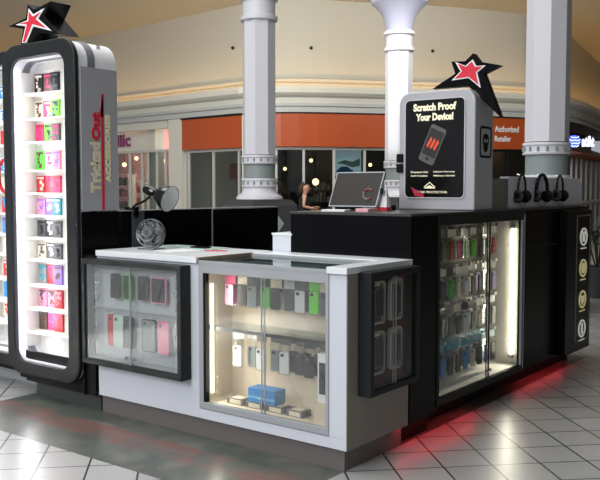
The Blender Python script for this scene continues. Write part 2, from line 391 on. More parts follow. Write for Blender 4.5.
for i, (x, w) in enumerate(((-.80, .13), (-.655, .13), (-.50, .13), (-.36, .12))):
    c = thing('flat_carton', 'flat grey and white carton, %s from the left on the showcase floor' % ORD[i], 'box', (0, 0, 0), 'flat cartons on the showcase floor')
    obj('carton', MB().box(-w/2, w/2, -.04, .04, 0, .035), cmat('box grey', (92, 88, 84)), c, bevel=.002)
    obj('printed_panel', MB().box(-w*.3, w*.35, -.042, -.039, .005, .03).box(-w*.3, w*.3, -.03, .03, .034, .036), cmat('cream', PAL['cream']), c)
    c.location = (x, .07, .226)

# ---- wall case on the right end of the kiosk counter (faces +X)
Y0, Y1 = .07, .585
we = wall_case('narrow black wall case on the shaded end of the showcase', None, Y1-Y0, .66, .083, mat('dark_red_backing', (84, 40, 40), .5), seam=False)
we.rotation_euler.z = PI/2; we.location = (XR+.004+.083, Y0, .395)
for i, (yy, zz) in enumerate(((.155, 1.0), (.335, 1.0), (.155, .73), (.335, .73))):
    nm = ['upper near', 'upper far', 'lower near', 'lower far'][i]
    r = thing('phone_case_pack', '%s clear pack with black phone case in the narrow end wall case' % nm, 'phone case', (0, 0, 0), 'clear packs in the end wall case')
    q1 = rr(-.065, .065, -.23, 0, .025, 5); q2 = rr(-.055, .055, -.22, -.01, .02, 5)
    obj('blister_rim', MB().ring(XZ(q1, -.02), XZ(q2, -.024), XZ(q1, .0), XZ(q2, .0)), mat('milky_plastic', (176, 176, 170), .35), r)
    q = rr(-.038, .038, -.19, -.04, .02, 5); obj('phone_case', MB().prism(XZ(q, -.02), XZ(q, -.006)), cmat('black', PAL['black']), r)
    qa = rr(-.045, .045, -.197, -.033, .026, 5); obj('bumper', MB().ring(XZ(qa, -.022), XZ(q, -.022), XZ(qa, -.004), XZ(q, -.004)), cmat('grey', PAL['grey']), r)
    obj('header_card', MB().box(-.035, .035, -.004, -.001, -.03, -.012), cmat('cream', PAL['cream']), r)
    r.location = (XR+.04, yy+.035, zz); r.rotation_euler.z = PI/2

# ---- things on the counter
def flat_paper(label, pts, z, m, h=.002):
    o = obj('paper_sheet', MB().prism(XY(pts, z), XY(pts, z+h)), m); return tag(o, label, 'paper')
flat_paper('pale green mat lying on the white counter behind the desk fan', [(-1.86, .42), (-1.35, .42), (-1.35, .60), (-1.86, .60)], 1.088, mat('mint_mat', (186, 214, 202), .3), .004)
flat_paper('white sheet of paper on the white counter in front of the green mat', [(-1.62, .16), (-1.40, .10), (-1.33, .30), (-1.56, .36)], 1.088, white_p)
ph = thing('mobile_phone', 'small black phone lying on the white counter near its back edge', 'phone', (-1.48, .45, 1.092))
obj('body', MB().box(-1.55, -1.41, .42, .48, 1.093, 1.103), blackm, ph, bevel=.004); obj('screen', MB().box(-1.54, -1.42, .425, .475, 1.1032, 1.1042), mat('screen_black', (8, 8, 12), .1), ph)
pn = obj('pen', MB().tube([(-1.30, .30, 1.094), (-1.16, .36, 1.094)], .004, 8), cmat('red', PAL['red'])); tag(pn, 'red pen lying on the white counter right of the phone', 'pen')
# desk fan with wire cage
fan = thing('desk_fan', 'small round chrome wire-caged desk fan on the white counter under the lamp', 'fan', (-1.69, .19, 1.087))
fc = Vector((-1.69, .20, 1.195)); A = Matrix.Translation(fc) @ Matrix.Rotation(math.radians(20), 4, 'Z') @ Matrix.Rotation(math.radians(78), 4, 'X')
mb = MB()
for rad, zo in ((.095, 0), (.088, .035), (.06, .055), (.088, -.035), (.06, -.055), (.03, .062)):
    mb.tube([A @ Vector((rad*math.cos(2*PI*k/28), rad*math.sin(2*PI*k/28), zo)) for k in range(28)], .0028, 5, True)
for k in range(16):
    a = 2*PI*k/16; mb.tube([A @ Vector((q*math.cos(a), q*math.sin(a), z)) for q, z in ((.02, .064), (.06, .055), (.088, .035), (.095, 0), (.088, -.035), (.06, -.055), (.02, -.062))], .0018, 5)
obj('wire_cage', mb, mat('dull_chrome', (120, 124, 126), .3, .8), fan, smooth=True)
mb = MB()
for k in range(4):
    a = k*PI/2
    mb.prism([A @ Vector((r_*math.cos(a+b), r_*math.sin(a+b), z)) for r_, b, z in ((.012, 0, -.008), (.078, -.35, -.015), (.082, .35, .015), (.014, .5, .008))],
             [A @ Vector((r_*math.cos(a+b), r_*math.sin(a+b), z+.002)) for r_, b, z in ((.012, 0, -.008), (.078, -.35, -.015), (.082, .35, .015), (.014, .5, .008))])
obj('blades', mb, mat('smoke_plastic', (92, 98, 100), .2), fan)
obj('rear_plate', MB().lathe([(0, -.03), (.07, -.03), (.078, -.026), (.07, -.022), (0, -.022)], 24, mtx=A, capped=False), mat('smoke_plastic', (92, 98, 100), .2), fan)
obj('motor_hub', MB().lathe([(.0, -.05), (.03, -.045), (.034, .0), (.022, .03), (0, .034)], 16, mtx=A, capped=False), mat('hub_grey', (80, 84, 86), .3), fan, smooth=True)
mb = MB(); 
for sx in (-1, 1): mb.tube([A @ Vector((sx*.094, 0, 0)), fc+Vector((sx*.085, .03, -.07)), (fc.x+sx*.075, fc.y-.05, 1.092), (fc.x+sx*.075, fc.y+.06, 1.092)], .004, 8)
mb.tube([(fc.x-.075, fc.y+.06, 1.092), (fc.x+.075, fc.y+.06, 1.092)], .004, 8)
obj('wire_stand', mb, chrome, fan, smooth=True)

# ================================================================ BLACK KIOSK WALLS
bw = thing('kiosk_partition', 'long low glossy black partition behind the white counter and desk lamp', 'partition', (-2.1, 1.1, 0))
obj('panel', MB().box(-2.13, -2.06, .27, 1.17, 0, 1.332), black, bw); obj('panel', MB().box(-2.13, -2.06, 1.18, 1.99, 0, 1.325), black, bw)
obj('joint_strip', MB().box(-2.12, -2.055, 1.17, 1.18, 0, 1.325), alu, bw)
obj('cap_strip', MB().box(-2.135, -2.055, .27, 1.99, 1.332, 1.337), alu, bw)
obj('grey_strip', MB().box(-2.06, -2.052, .36, .47, .0, 1.33), mat('grey_strip', (74, 78, 80), .3), bw)  # grey upright strip on the partition face
wb = thing('riser_box', 'small white box riser standing behind the counter between the black walls', 'box', (-.92, .7, 0))
obj('body', MB().box(-1.0, -.845, .625, .80, .0, 1.19), white, wb, bevel=.002); obj('lid', MB().box(-1.005, -.84, .62, .805, 1.19, 1.203), whitetop, wb, bevel=.002)
kw = thing('kiosk_cabinet_wall', 'glossy black cabinet wall rising behind the glass showcase', 'cabinet', (-.4, .8, 0))
edge = mat('dark_top_edge', (60, 60, 60), .35)
obj('body', MB().box(-.85, XR, .625, .955, .12, 1.33).box(-.85, -.36, .955, 1.26, .12, 1.33), black, kw)
obj('top_panel', MB().box(-.855, XR+.003, .622, .957, 1.33, 1.345).box(-.855, -.358, .957, 1.26, 1.33, 1.345), edge, kw)
obj('toe_kick', MB().box(-.8, -.03, .63, .95, 0, .12), blackm, kw)

# ================================================================ TALL PACK CASE (faces +X)
tc_ = thing('tall_display_case', 'tall black lit case of hanging phone case packs below the poster box', 'display case', (-.2, 2.3, 0))
obj('back_body', MB().box(-.355, -.32, .96, 3.67, .15, 1.33).box(-.5, -.355, 1.262, 3.67, .15, 1.33), black, tc_)
obj('top_panel', MB().box(-.355, XR+.003, .96, 3.68, 1.33, 1.343).box(-.5, -.355, 1.264, 3.68, 1.33, 1.343), edge, tc_)
obj('side_cabinet', MB().box(-.32, XR, 2.27, 3.67, .15, 1.33), black, tc_, bevel=.002)
obj('toe_kick', MB().box(-.45, -.12, 1.0, 3.62, 0, .15), blackm, tc_)
obj('seam_strip', MB().box(XR, XR+.004, 2.30, 2.93, 1.05, 1.056), frameblk, tc_)
obj('floor_panel', MB().box(-.32, XR, .96, 2.27, .15, .20), linerw, tc_)
obj('ceiling_panel', MB().box(-.32, XR, .96, 2.27, 1.275, 1.33), black, tc_)
obj('side_lining', MB().box(-.32, XR-.005, 2.225, 2.27, .20, 1.275), linerw, tc_, label='white far side lining')
obj('slatwall', MB().box(-.32, -.28, .96, 2.225, .20, 1.275), slat, tc_)
sg = MB()
for k in range(13): sg.box(-.279, -.275, .97, 2.22, .24+k*.08, .244+k*.08)
obj('slat_groove', sg, blackm, tc_)
fo = [(.945, .15), (2.275, .15), (2.275, 1.335), (.945, 1.335)]; fi = [(.975, .20), (2.21, .20), (2.21, 1.262), (.975, 1.262)]
obj('door_frame', MB().ring(YZ(fo, XR+.006), YZ(fi, XR+.006), YZ(fo, XR-.02), YZ(fi, XR-.02)), frameblk, tc_, bevel=.002)
obj('metal_jamb', MB().box(XR-.0, XR+.012, 2.205, 2.225, .20, 1.262).box(XR, XR+.01, 2.25, 2.262, .17, 1.3), alu, tc_, label='aluminium jamb')
for a, b_, x in ((.975, 1.70, XR-.008), (1.68, 2.205, XR-.018)):
    gd = obj('glass_door', MB().box(x, x+.004, a, b_, .20, 1.262), gl, tc_)
    obj('door_edge', MB().box(x-.002, x+.006, 1.694 if a < 1 else 1.68, 1.704 if a < 1 else 1.686, .20, 1.262), blackm, gd)
    obj('lock', MB().lathe([(.011, 0), (.011, .012), (.005, .014)], 12, mtx=Matrix.Translation((x+.004, 1.665 if a < 1 else 1.735, .245)) @ Matrix.Rotation(PI/2, 4, 'Y')), chrome, gd)
obj('light_tube', MB().tube([(-.035, 2.207, .27), (-.035, 2.207, 1.20)], .009, 12), tubem, tc_)
obj('tube_cap', MB().box(-.05, -.02, 2.19, 2.222, 1.20, 1.225).box(-.05, -.02, 2.19, 2.222, .245, .27), alu, tc_)
cols = [['grey', 'grey', 'red', 'pink', 'green', 'lime', 'brown', 'black', 'red', 'white'],
        ['grey', 'grey', 'green', 'cream', 'white', 'brown', 'black', 'cream', 'purple', 'grey'],
        ['clear grey', 'grey', 'grey', 'black', 'white', 'black', 'cream', 'white', 'brown', 'cream'],
        ['black', 'blue', 'black', 'black', 'blue', 'cream', 'black', 'blue', 'black', 'white']]
rown = ['top', 'second', 'third', 'bottom']
g = 'phone case packs hanging in the tall black case'
hk = MB()
for r_ in range(4):
    z = [1.215, .965, .72, .475][r_]
    for i in range(9):
        y = 1.10+i*.108
        hk.tube([(-.28, y, z+.003), (-.06, y, z+.012), (-.055, y, z+.03)], .0022, 6)
        hk.box(-.05, -.047, y-.016, y+.016, z+.012, z+.034)
        c = cols[r_][i]; card = ('teal' if r_ == 3 else ('black' if (i+r_) % 3 == 0 else ('grey' if (i+r_) % 3 == 1 else 'cream')))
        for k, xx in enumerate((-.075, -.15)):
            cc = c if k == 0 else cols[r_][(i+1) % 10]
            lb = '%s pack, %s from left on the %s row of the tall black case' % (cc, ORD[i], rown[r_])
            if k: lb = '%s pack, %s behind the %s on the %s row of the tall black case' % (cc, 'hanging', ORD[i], rown[r_])
            hang(cc, card, (xx, y, z), PI/2+random.uniform(-.12, .12), lb, g, .085, .20 if r_ < 3 else .215)
obj('peg_hook', hk, chrome, tc_)['kind'] = 'stuff'

# ---- icon sign box on the far end
ib = thing('icon_sign_box', 'black upright sign box with four round icons at the far end of the kiosk', 'sign', (.06, 3.3, .15))
obj('body', MB().box(XR+.005, .10, 2.95, 3.53, .15, 1.31), black, ib, bevel=.003)
o1 = [(3.17, .23), (3.50, .23), (3.50, 1.27), (3.17, 1.27)]; o2 = [(3.185, .24), (3.485, .24), (3.485, 1.26), (3.185, 1.26)]
obj('inner_border', MB().ring(YZ(o1, .103), YZ(o2, .103), YZ(o1, .10), YZ(o2, .10)), mat('dull_gold_line', (112, 110, 86), .4), ib)
gold = mat('pale_gold_icon', (226, 214, 160), .5, emit=(226, 214, 160), es=.25); wicon = mat('white_icon', (236, 236, 228), .5, emit=(236, 236, 228), es=.25)
for k, (z, m_) in enumerate(((1.09, wicon), (.83, gold), (.57, gold), (.325, wicon))):
    c = (.103, 3.49, z)
    ic = obj('round_icon', MB().ring([(.106, 3.335+.085*math.cos(a*PI/12), z+.075*math.sin(a*PI/12)) for a in range(24)], [(.106, 3.335+.065*math.cos(a*PI/12), z+.06*math.sin(a*PI/12)) for a in range(24)],
                   [(.10, 3.335+.085*math.cos(a*PI/12), z+.075*math.sin(a*PI/12)) for a in range(24)], [(.10, 3.335+.065*math.cos(a*PI/12), z+.06*math.sin(a*PI/12)) for a in range(24)]), m_, ib)
    mb = MB()
    if k == 0: mb.box(.10, .106, 3.31, 3.36, z-.04, z+.02).tube([(.104, 3.335+.03*math.cos(a*PI/6), z+.02+.02*math.sin(a*PI/6)) for a in range(7)], .006, 6)
    elif k == 1: mb.lathe([(.0, 0), (.045, 0), (.045, .004), (0, .004)], 16, mtx=Matrix.Translation((.102, 3.335, z)) @ Matrix.Rotation(PI/2, 4, 'Y'), capped=False)
    elif k == 2: mb.box(.10, .106, 3.295, 3.375, z-.01, z+.03).prism(YZ([(3.295, z-.01), (3.375, z-.01), (3.335, z-.05)], .10), YZ([(3.295, z-.01), (3.375, z-.01), (3.335, z-.05)], .106))
    else: mb.box(.10, .106, 3.32, 3.35, z-.045, z+.045)
    obj('pictogram', mb, m_, ic)
    obj('caption_line', MB().box(.10, .104, 3.27, 3.40, z-.10, z-.09), m_, ib)

# ================================================================ ON TOP OF THE CABINETS
ZT = 1.345
pb = thing('poster_light_box', 'grey rounded poster box for a scratch proof device film, on the black cabinets', 'sign', (-.3, 1.62, ZT))
x0, x1, y0, y1, z0, z1 = -.575, .0, 1.50, 1.78, ZT, 2.15
def rtop(a, b, c, d, r, n=8):
    out = [(a, c), (b, c)]
    for cx, a0 in ((b-r, 0), (a+r, 90)):
        for k in range(n+1):
            t = math.radians(a0+90*k/n); out.append((cx+r*math.cos(t), d-r+r*math.sin(t)))
    return out
obj('housing', MB().prism(XZ(rtop(x0, x1, z0, z1, .09), y0), XZ(rtop(x0, x1, z0, z1, .09), y1)), silver, pb, bevel=.008, seg=3, smooth=True)
pq = rr(x0+.055, x1-.075, z0+.085, z1-.06, .03)
obj('poster', MB().prism(XZ(pq, y0-.006), XZ(pq, y0+.002)), mat('poster_black', (18, 18, 18), .18, spec=.4), pb)
po = rr(x0+.048, x1-.068, z0+.078, z1-.053, .035); obj('poster_bezel', MB().ring(XZ(po, y0-.008), XZ(pq, y0-.008), XZ(po, y0+.002), XZ(pq, y0+.002)), mat('pale_rim', (196, 196, 200), .4), pb)
cream_t = mat('cream_lettering', (246, 238, 204), .5, emit=(246, 238, 204), es=.25)
yt = y0-.0065; xr = (1, 0, 0); zr = (0, 0, 1)
text('headline', 'Scratch Proof', cream_t, pb, (x0+.115, yt, 2.015), xr, zr, .325, .052, .001, .05)
text('headline', 'Your Device!', cream_t, pb, (x0+.135, yt, 1.948), xr, zr, .285, .052, .001, .05)
for k, (s_, xx, zz) in enumerate((('Premium Gel', .10, 1.595), ('Self-Healing', .10, 1.568), ('Lifetime Warranty', .275, 1.595), ('Military Grade', .275, 1.568))):
    text('small_print', s_, cream_t, pb, (x0+xx, yt, zz), xr, zr, .13 if k < 2 else .16, .014, .001, .02)
text('small_print', 'CLEAR PROTECTOR', cream_t, pb, (x0+.13, yt, 1.458), xr, zr, .25, .015, .001, .01)
rm = mat('poster_red', (180, 28, 66), .5)
px_ = x0
obj('red_flash', MB().prism(XZ([(px_+.10, 1.50), (px_+.19, 1.46), (px_+.21, 1.425), (px_+.13, 1.44)], yt-.001), XZ([(px_+.10, 1.50), (px_+.19, 1.46), (px_+.21, 1.425), (px_+.13, 1.44)], yt)), rm, pb)
lg = MB(); cxl = x0+.245
lg.prism(XZ([(cxl-.045, 1.49), (cxl+.045, 1.49), (cxl, 1.512)], yt-.001), XZ([(cxl-.045, 1.49), (cxl+.045, 1.49), (cxl, 1.512)], yt))
lg.prism(XZ([(cxl-.045, 1.50), (cxl-.04, 1.495), (cxl, 1.528), (cxl, 1.535)], yt-.001), XZ([(cxl-.045, 1.50), (cxl-.04, 1.495), (cxl, 1.528), (cxl, 1.535)], yt))
lg.prism(XZ([(cxl+.045, 1.50), (cxl+.04, 1.495), (cxl, 1.528), (cxl, 1.535)], yt-.001), XZ([(cxl+.045, 1.50), (cxl+.04, 1.495), (cxl, 1.528), (cxl, 1.535)], yt))
obj('peak_emblem', lg, cream_t, pb)
A = Matrix.Translation((x0+.265, yt, 1.785)) @ Matrix.Rotation(math.radians(24), 4, 'Y')
def XZm(l, y): return [A @ Vector((a, y, b)) for a, b in l]
pp = obj('phone_picture', MB().prism(XZm(rr(-.062, .062, -.13, .13, .018), -.003), XZm(rr(-.062, .062, -.13, .13, .018), 0)), mat('printed_phone_grey', (92, 92, 88), .4), pb)
obj('printed_screen', MB().prism(XZm([(-.054, -.08), (.054, -.08), (.054, .105), (-.054, .105)], -.004), XZm([(-.054, -.08), (.054, -.08), (.054, .105), (-.054, .105)], -.002)), mat('printed_screen', (42, 40, 38), .4), pp)
mb = MB()
for k in range(3):
    cx = -.028+k*.028; mb.prism(XZm([(cx-.012, -.02), (cx+.004, -.03), (cx+.014, .03), (cx, .05)], -.005), XZm([(cx-.012, -.02), (cx+.004, -.03), (cx+.014, .03), (cx, .05)], -.0035))
obj('printed_figure', mb, mat('printed_orange', (226, 80, 40), .5, emit=(226, 80, 40), es=.2), pp)
obj('printed_button', MB().prism(XZm([(.012*math.cos(a*PI/6), -.10+.012*math.sin(a*PI/6)) for a in range(12)], -.005), XZm([(.012*math.cos(a*PI/6), -.10+.012*math.sin(a*PI/6)) for a in range(12)], -.0035)), mat('printed_screen', (42, 40, 38)), pp)
bk = obj('side_latch', MB().box(x0-.012, x0+.035, y0-.02, y0+.04, 1.60, 1.66).box(x0-.012, x0+.035, y0-.02, y0+.04, 1.67, 1.73), blackm, pb, bevel=.006, label='black latch on the left edge')
# emblem on the side: skull in a rounded square outline
xe = x1+.002
e1 = rr(1.57, 1.75, 1.695, 1.905, .03); e2 = rr(1.585, 1.735, 1.71, 1.89, .02)
em = obj('skull_emblem', MB().ring(YZ(e1, xe), YZ(e2, xe), YZ(e1, x1-.002), YZ(e2, x1-.002)), blackm, pb)
sk = [(.0, .052), (.028, .045), (.042, .022), (.042, -.005), (.03, -.02), (.03, -.035), (.022, -.052), (.008, -.06), (-.008, -.06), (-.022, -.052), (-.03, -.035), (-.03, -.02), (-.042, -.005), (-.042, .022), (-.028, .045)]
obj('skull', MB().prism(YZ([(1.66+a*1.1, 1.80+b*1.1) for a, b in sk], xe), YZ([(1.66+a*1.1, 1.80+b*1.1) for a, b in sk], x1-.001)), blackm, em)
ey = MB()
for s_ in (-1, 1): ey.prism(YZ([(1.66+s_*.02+.012*math.cos(a*PI/4), 1.81+.014*math.sin(a*PI/4)) for a in range(8)], xe+.001), YZ([(1.66+s_*.02+.012*math.cos(a*PI/4), 1.81+.014*math.sin(a*PI/4)) for a in range(8)], x1))
obj('eye_socket', ey, silver, em)

# star on top of the poster box
def star(label, pl_ax, pl, outer, wht, redp, depth, axis=1):
    r = thing('star_sign', label, 'star sign', (0, 0, 0))
    P = lambda l, off: [(on(x, y, pl_ax, pl)+Vector((0, off, 0))) for x, y in l]
    c = P([outer[0]], 0)[0]
    zs = min(p.z for p in P(outer, 0)); xs = sum(p.x for p in P(outer, 0))/len(outer)
    r.location = (xs, pl+depth/2, zs)
    obj('black_body', MB().prism(P(outer, 0), P(outer, depth)), black, r, bevel=.003)
    obj('white_outline', MB().prism(P(wht, -.006), P(wht, .001)), white_p, r)
    obj('red_star', MB().prism(P(redp, -.010), P(redp, -.003)), red, r)
    return r
def shrink(l, k):
    cx = sum(p[0] for p in l)/len(l); cy = sum(p[1] for p in l)/len(l)
    return [(cx+(x-cx)*k, cy+(y-cy)*k) for x, y in l]
w2 = [(473, 59.5), (476.5, 66), (486, 65.5), (477.5, 72.5), (481, 88), (469, 78), (452, 80.5), (461, 71.5), (455.5, 62), (466, 66)]
star('black star sign with red centre standing on top of the poster box', 1, 1.58,
     [(473, 53), (479, 61.5), (500, 65), (483.5, 73.5), (500, 117), (468, 86), (432, 89), (455, 73.5), (451, 61.5), (465, 61)], w2, shrink(w2, .82), .06)

# headphone display panel
hp = thing('headphone_display_board', 'white rounded display board carrying headphones on the black cabinets', 'display board', (-.07, 2.8, ZT))
def bcurve(a, b, c, d, r):
    out = [(a, c), (b, c)]
    for k in range(9):
        t = math.radians(90*k/8); out.append((b-r+r*math.cos(t), d-r+r*math.sin(t)))
    out.append((a, d)); return out
obj('board', MB().prism(YZ(bcurve(2.16, 3.72, ZT-.0, 1.575, .11), -.05), YZ(bcurve(2.16, 3.72, ZT, 1.575, .11), -.12)), white, hp, bevel=.004)
obj('curved_end_panel', MB().prism(XY([(-.05+0, 2.20), (-.06, 2.05), (-.09, 1.93), (-.13, 1.86), (-.16, 1.88), (-.12, 2.0), (-.09, 2.1), (-.08, 2.2)], ZT), XY([(-.05+0, 2.20), (-.06, 2.05), (-.09, 1.93), (-.13, 1.86), (-.16, 1.88), (-.12, 2.0), (-.09, 2.1), (-.08, 2.2)], 1.56)), mat('brushed_panel', (150, 150, 146), .25, .6), hp, smooth=True)
obj('base_strip', MB().box(-.14, -.03, 2.16, 3.68, ZT-.001, ZT+.01), silver, hp)
for i, yy in enumerate((2.33, 2.72, 3.10)):
    h = thing('headphones', '%s pair of black headphones hanging on the white board' % ['nearest', 'middle', 'farthest'][i], 'headphones', (0, 0, 0), 'headphones on the white board')
    mb = MB(); mb.tube([(0, .085*math.cos(a), .115*math.sin(a)-.115) for a in [math.radians(-12+k*204/20) for k in range(21)]], .009 if i != 1 else .015, 8)
    obj('headband', mb, blackm, h, smooth=True)
    for s_ in (-1, 1):
        B = Matrix.Translation((0, s_*.078, -.165)) @ Matrix.Rotation(PI/2, 4, 'X') @ Matrix.Rotation(s_*.25, 4, 'X')
        cup = obj('ear_cup', MB().lathe([(.0, .022), (.03, .022), (.045, .012), (.047, 0), (.04, -.016), (0, -.02)] if True else [], 20, mtx=B, capped=False), blackm, h, smooth=True)
        obj('ear_pad', MB().lathe([(.022, -s_*.012), (.044, -s_*.014), (.046, -s_*.026), (.036, -s_*.034), (.022, -s_*.03)], 20, mtx=B, capped=False), mat('pad_vinyl', (40, 40, 44), .6), cup, smooth=True)
    obj('cable', MB().tube([(0, -.07, -.20), (.01, -.05, -.235), (0, .0, -.243), (0, .05, -.235), (.0, .075, -.20)], .002, 5), blackm, h)
    h.location = (-.02, yy, 1.592); h.rotation_euler.z = (-.05, -.2, -.05)[i]; h.scale.y = (.72, .85, .72)[i]
    pg = obj('hanging_peg', MB().tube([(-.06, yy, 1.595), (-.01, yy, 1.578), (-.005, yy, 1.59)], .004, 6), chrome, hp)

# monitor leaning back
mo = thing('flat_monitor', 'tilted dark flat monitor in a thin silver frame on the black cabinet wall', 'monitor', (0, 0, 0))
q1 = [(-.185, 0), (.19, 0), (.19, .235), (-.185, .235)]; q2 = [(-.178, .008), (.182, .008), (.182, .228), (-.178, .228)]
sh = lambda l: [(a+b*.14, b) for a, b in l]
obj('silver_frame', MB().ring(XZ(sh(q1), -.012), XZ(sh(q2), -.012), XZ(sh(q1), .008), XZ(sh(q2), .008)), alu, mo)
scr = obj('screen', MB().prism(XZ(sh(q2), -.008), XZ(sh(q2), .006)), mat('monitor_screen', (56, 52, 48), .3), mo)
obj('screen_emblem', MB().tube([(.115+.035*math.cos(math.radians(a)), -.0085, .085+.035*math.sin(math.radians(a))) for a in range(40, 331, 20)], .008, 6), mat('dull_red_print', (120, 62, 54), .6), scr)
obj('screen_emblem', MB().tube([(.115+.035*math.cos(math.radians(a)), -.009, .085+.035*math.sin(math.radians(a))) for a in range(150, 271, 20)], .0085, 6), mat('dull_grey_print', (112, 110, 100), .6), scr)
obj('stand', MB().box(-.02, .05, .008, .03, 0.0, .12).box(-.06, .10, .0, .10, -.02, -.014).box(.0, .03, .01, .03, -.014, .02), blackm, mo)
obj('side_button_block', MB().box(.205, .222, -.014, .0, .09, .125), blackm, mo)
mo.location = (-.63, 1.0, 1.368); mo.rotation_euler.x = math.radians(-14)
def leaflet(label, x, y, w, d, h, m, rot=0, cat='leaflets'):
    o = obj('leaflet_stack', MB().box(-w/2, w/2, -d/2, d/2, 0, h), m, bevel=.001); o.location = (x, y, ZT); o.rotation_euler.z = rot; return tag(o, label, cat)
leaflet('stack of white papers lying left of the monitor foot on the black cabinet', -.62, .80, .16, .10, .012, white_p, .2)
leaflet('stack of pink and white leaflets lying right of the monitor on the black cabinet', -.42, .85, .10, .10, .02, cmat('faded_pink', (226, 170, 176)), -.1)
cn = thing('leaflet_stand', 'white upright leaflet stand with red base on the black cabinet beside the poster box', 'leaflet stand', (0, 0, 0))
obj('stand_card', MB().prism([(-.045, -.03, 0), (.045, -.03, 0), (.025, .0, .16), (-.025, .0, .16)], [(-.045, .03, 0), (.045, .03, 0), (.025, .004, .16), (-.025, .004, .16)]), white_p, cn)
obj('red_base_print', MB().box(-.047, .047, -.033, .033, 0, .025), cmat('red', PAL['red']), cn)
cn.location = (-.43, 1.06, ZT)
sm = thing('small_camera', 'small black device lying on the black cabinet at the poster box foot', 'device', (0, 0, 0))
obj('body', MB().box(-.03, .03, -.02, .02, 0, .035), blackm, sm, bevel=.006); obj('lens', MB().lathe([(.013, 0), (.013, .012), (.008, .014)], 14, mtx=Matrix.Translation((0, -.02, .018)) @ Matrix.Rotation(PI/2, 4, 'X')), chrome, sm)
sm.location = (-.48, 1.24, ZT)

# desk lamp clamped on the partition
lp = thing('clamp_lamp', 'black desk lamp with white lined shade clamped on the low black partition', 'lamp', (-2.09, .40, 1.337))
obj('clamp', MB().box(-2.15, -2.04, .37, .41, 1.30, 1.33).box(-2.145, -2.13, .37, .41, 1.28, 1.36).box(-2.05, -2.04, .37, .41, 1.28, 1.36).box(-2.145, -2.04, .37, .41, 1.338, 1.352), blackm, lp, bevel=.003)
obj('arm', MB().tube([(-2.09, .39, 1.35), (-2.07, .41, 1.375), (-2.03, .45, 1.40), (-2.0, .475, 1.43), (-1.995, .48, 1.46)], .009, 10), blackm, lp, smooth=True)
d_ = Vector((.90, .13, -.30)).normalized(); a_ = Vector((-1.995, .47, 1.475))
Q = d_.to_track_quat('Z', 'Y').to_matrix().to_4x4(); Q.translation = a_
obj('bulb_housing', MB().lathe([(0, -.045), (.03, -.04), (.038, -.02), (.038, .03), (.03, .05), (.03, .06)], 24, mtx=Q, capped=False), mat('black_gloss_enamel', (16, 16, 18), .12, spec=.6), lp, smooth=True)
shd = obj('lamp_shade', MB().lathe([(.03, .05), (.045, .075), (.066, .105), (.085, .15), (.094, .185), (.096, .19), (.093, .19), (.083, .15), (.06, .105), (.028, .06)], 32, mtx=Q, capped=False), mat('black_gloss_enamel', (16, 16, 18)), lp, smooth=True)
obj('shade_lining', MB().lathe([(.026, .062), (.058, .105), (.081, .15), (.0915, .1885)], 32, mtx=Q, capped=False), white_p, shd, smooth=True, label='white shade lining')
obj('bulb', MB().lathe([(0, .15), (.02, .145), (.03, .12), (.025, .09), (.012, .07)], 16, mtx=Q, capped=False), mat('frosted_bulb', (240, 240, 235), .4), lp, smooth=True)

# ================================================================ TOWERS
TG = 'lit accessory towers'
def tower(label, ox, oy, wid, goods, w_label, deep=.34, side_text=False, half=False):
    r = thing('display_tower', label, 'display tower', (ox+wid/2, oy+.15, 0))
    X0, X1 = ox, ox+wid; zb, zt = .17, 2.485; yf = oy; yb_ = oy+deep
    O = rr(X0, X1, zb, zt, .15, 8); I = rr(X0+.09, X1-.118, zb+.09, zt-.095, .09, 8)
    obj('front_frame', MB().ring(XZ(O, yf), XZ(I, yf), XZ(O, yf+.035), XZ(I, yf+.035)), frameblk, r, bevel=.008, seg=3, smooth=True)
    O2 = rr(X0+.015, X1-.008, zb+.01, zt-.012, .145, 8); I2 = rr(X0+.08, X1-.045, zb+.10, zt-.10, .10, 8)
    obj('white_band', MB().ring(XZ(O2, yf+.035), XZ(I2, yf+.035), XZ(O2, yf+.11), XZ(I2, yf+.11)), mat('tower_white', (238, 238, 240), .35), r, smooth=True)
    O3 = rr(X0+.01, X1-.005, zb+.01, zt-.006, .15, 8)
    obj('grey_band', MB().ring(XZ(O3, yf+.11), XZ(I2, yf+.11), XZ(O3, yf+.17), XZ(I2, yf+.17)), stripe, r, smooth=True)
    obj('rear_shell', MB().ring(XZ(O2, yf+.17), XZ(I2, yf+.17), XZ(O2, yb_+.10), XZ(I2, yb_+.10)), mat('tower_white', (238, 238, 240), .35), r, smooth=True)
    obj('back_lining', MB().box(X0+.05, X1-.05, yb_-.03, yb_, zb+.03, zt-.03), linerw, r)
    obj('side_lining', MB().box(X0+.075, X0+.085, yf+.04, yb_, zb+.06, zt-.08).box(X1-.05, X1-.044, yf+.04, yb_, zb+.06, zt-.08), linerw, r)
    obj('base', MB().box(X0+.0, X1+.004, yf+.10, yb_+.10, .11, .24), blackm, r)
    obj('light_tube', MB().tube([(X0+.125, yf+.05, .34), (X0+.125, yf+.05, 2.32)], .012, 10), tubec, r)
    for k, z in enumerate(shz): obj('shelf', MB().box(X0+.085, X1-.05, yf+.09, yb_-.03, z-.012, z), linerw, r)
    return r
shz = [2.16, 1.985, 1.82, 1.62, 1.46, 1.30, 1.14, .985, .80, .63, .46]
tw = tower('tall black framed white lit tower of phone accessories at the kiosk corner', -2.89, -.10, .82, None, None, .25)
obj('lower_side_panel', MB().box(-2.08, -2.066, -.06, .245, .11, 1.335), black, tw)
obj('base_front_panel', MB().box(-2.75, -1.975, -.045, -.03, .11, .33).box(-2.066, -1.975, -.045, -.03, .33, 1.05), blackm, tw)
obj('toe_kick', MB().box(-2.72, -2.0, .02, .24, 0, .11), mat('dark_plinth', (64, 66, 66), .5), tw)
xs_ = -2.062
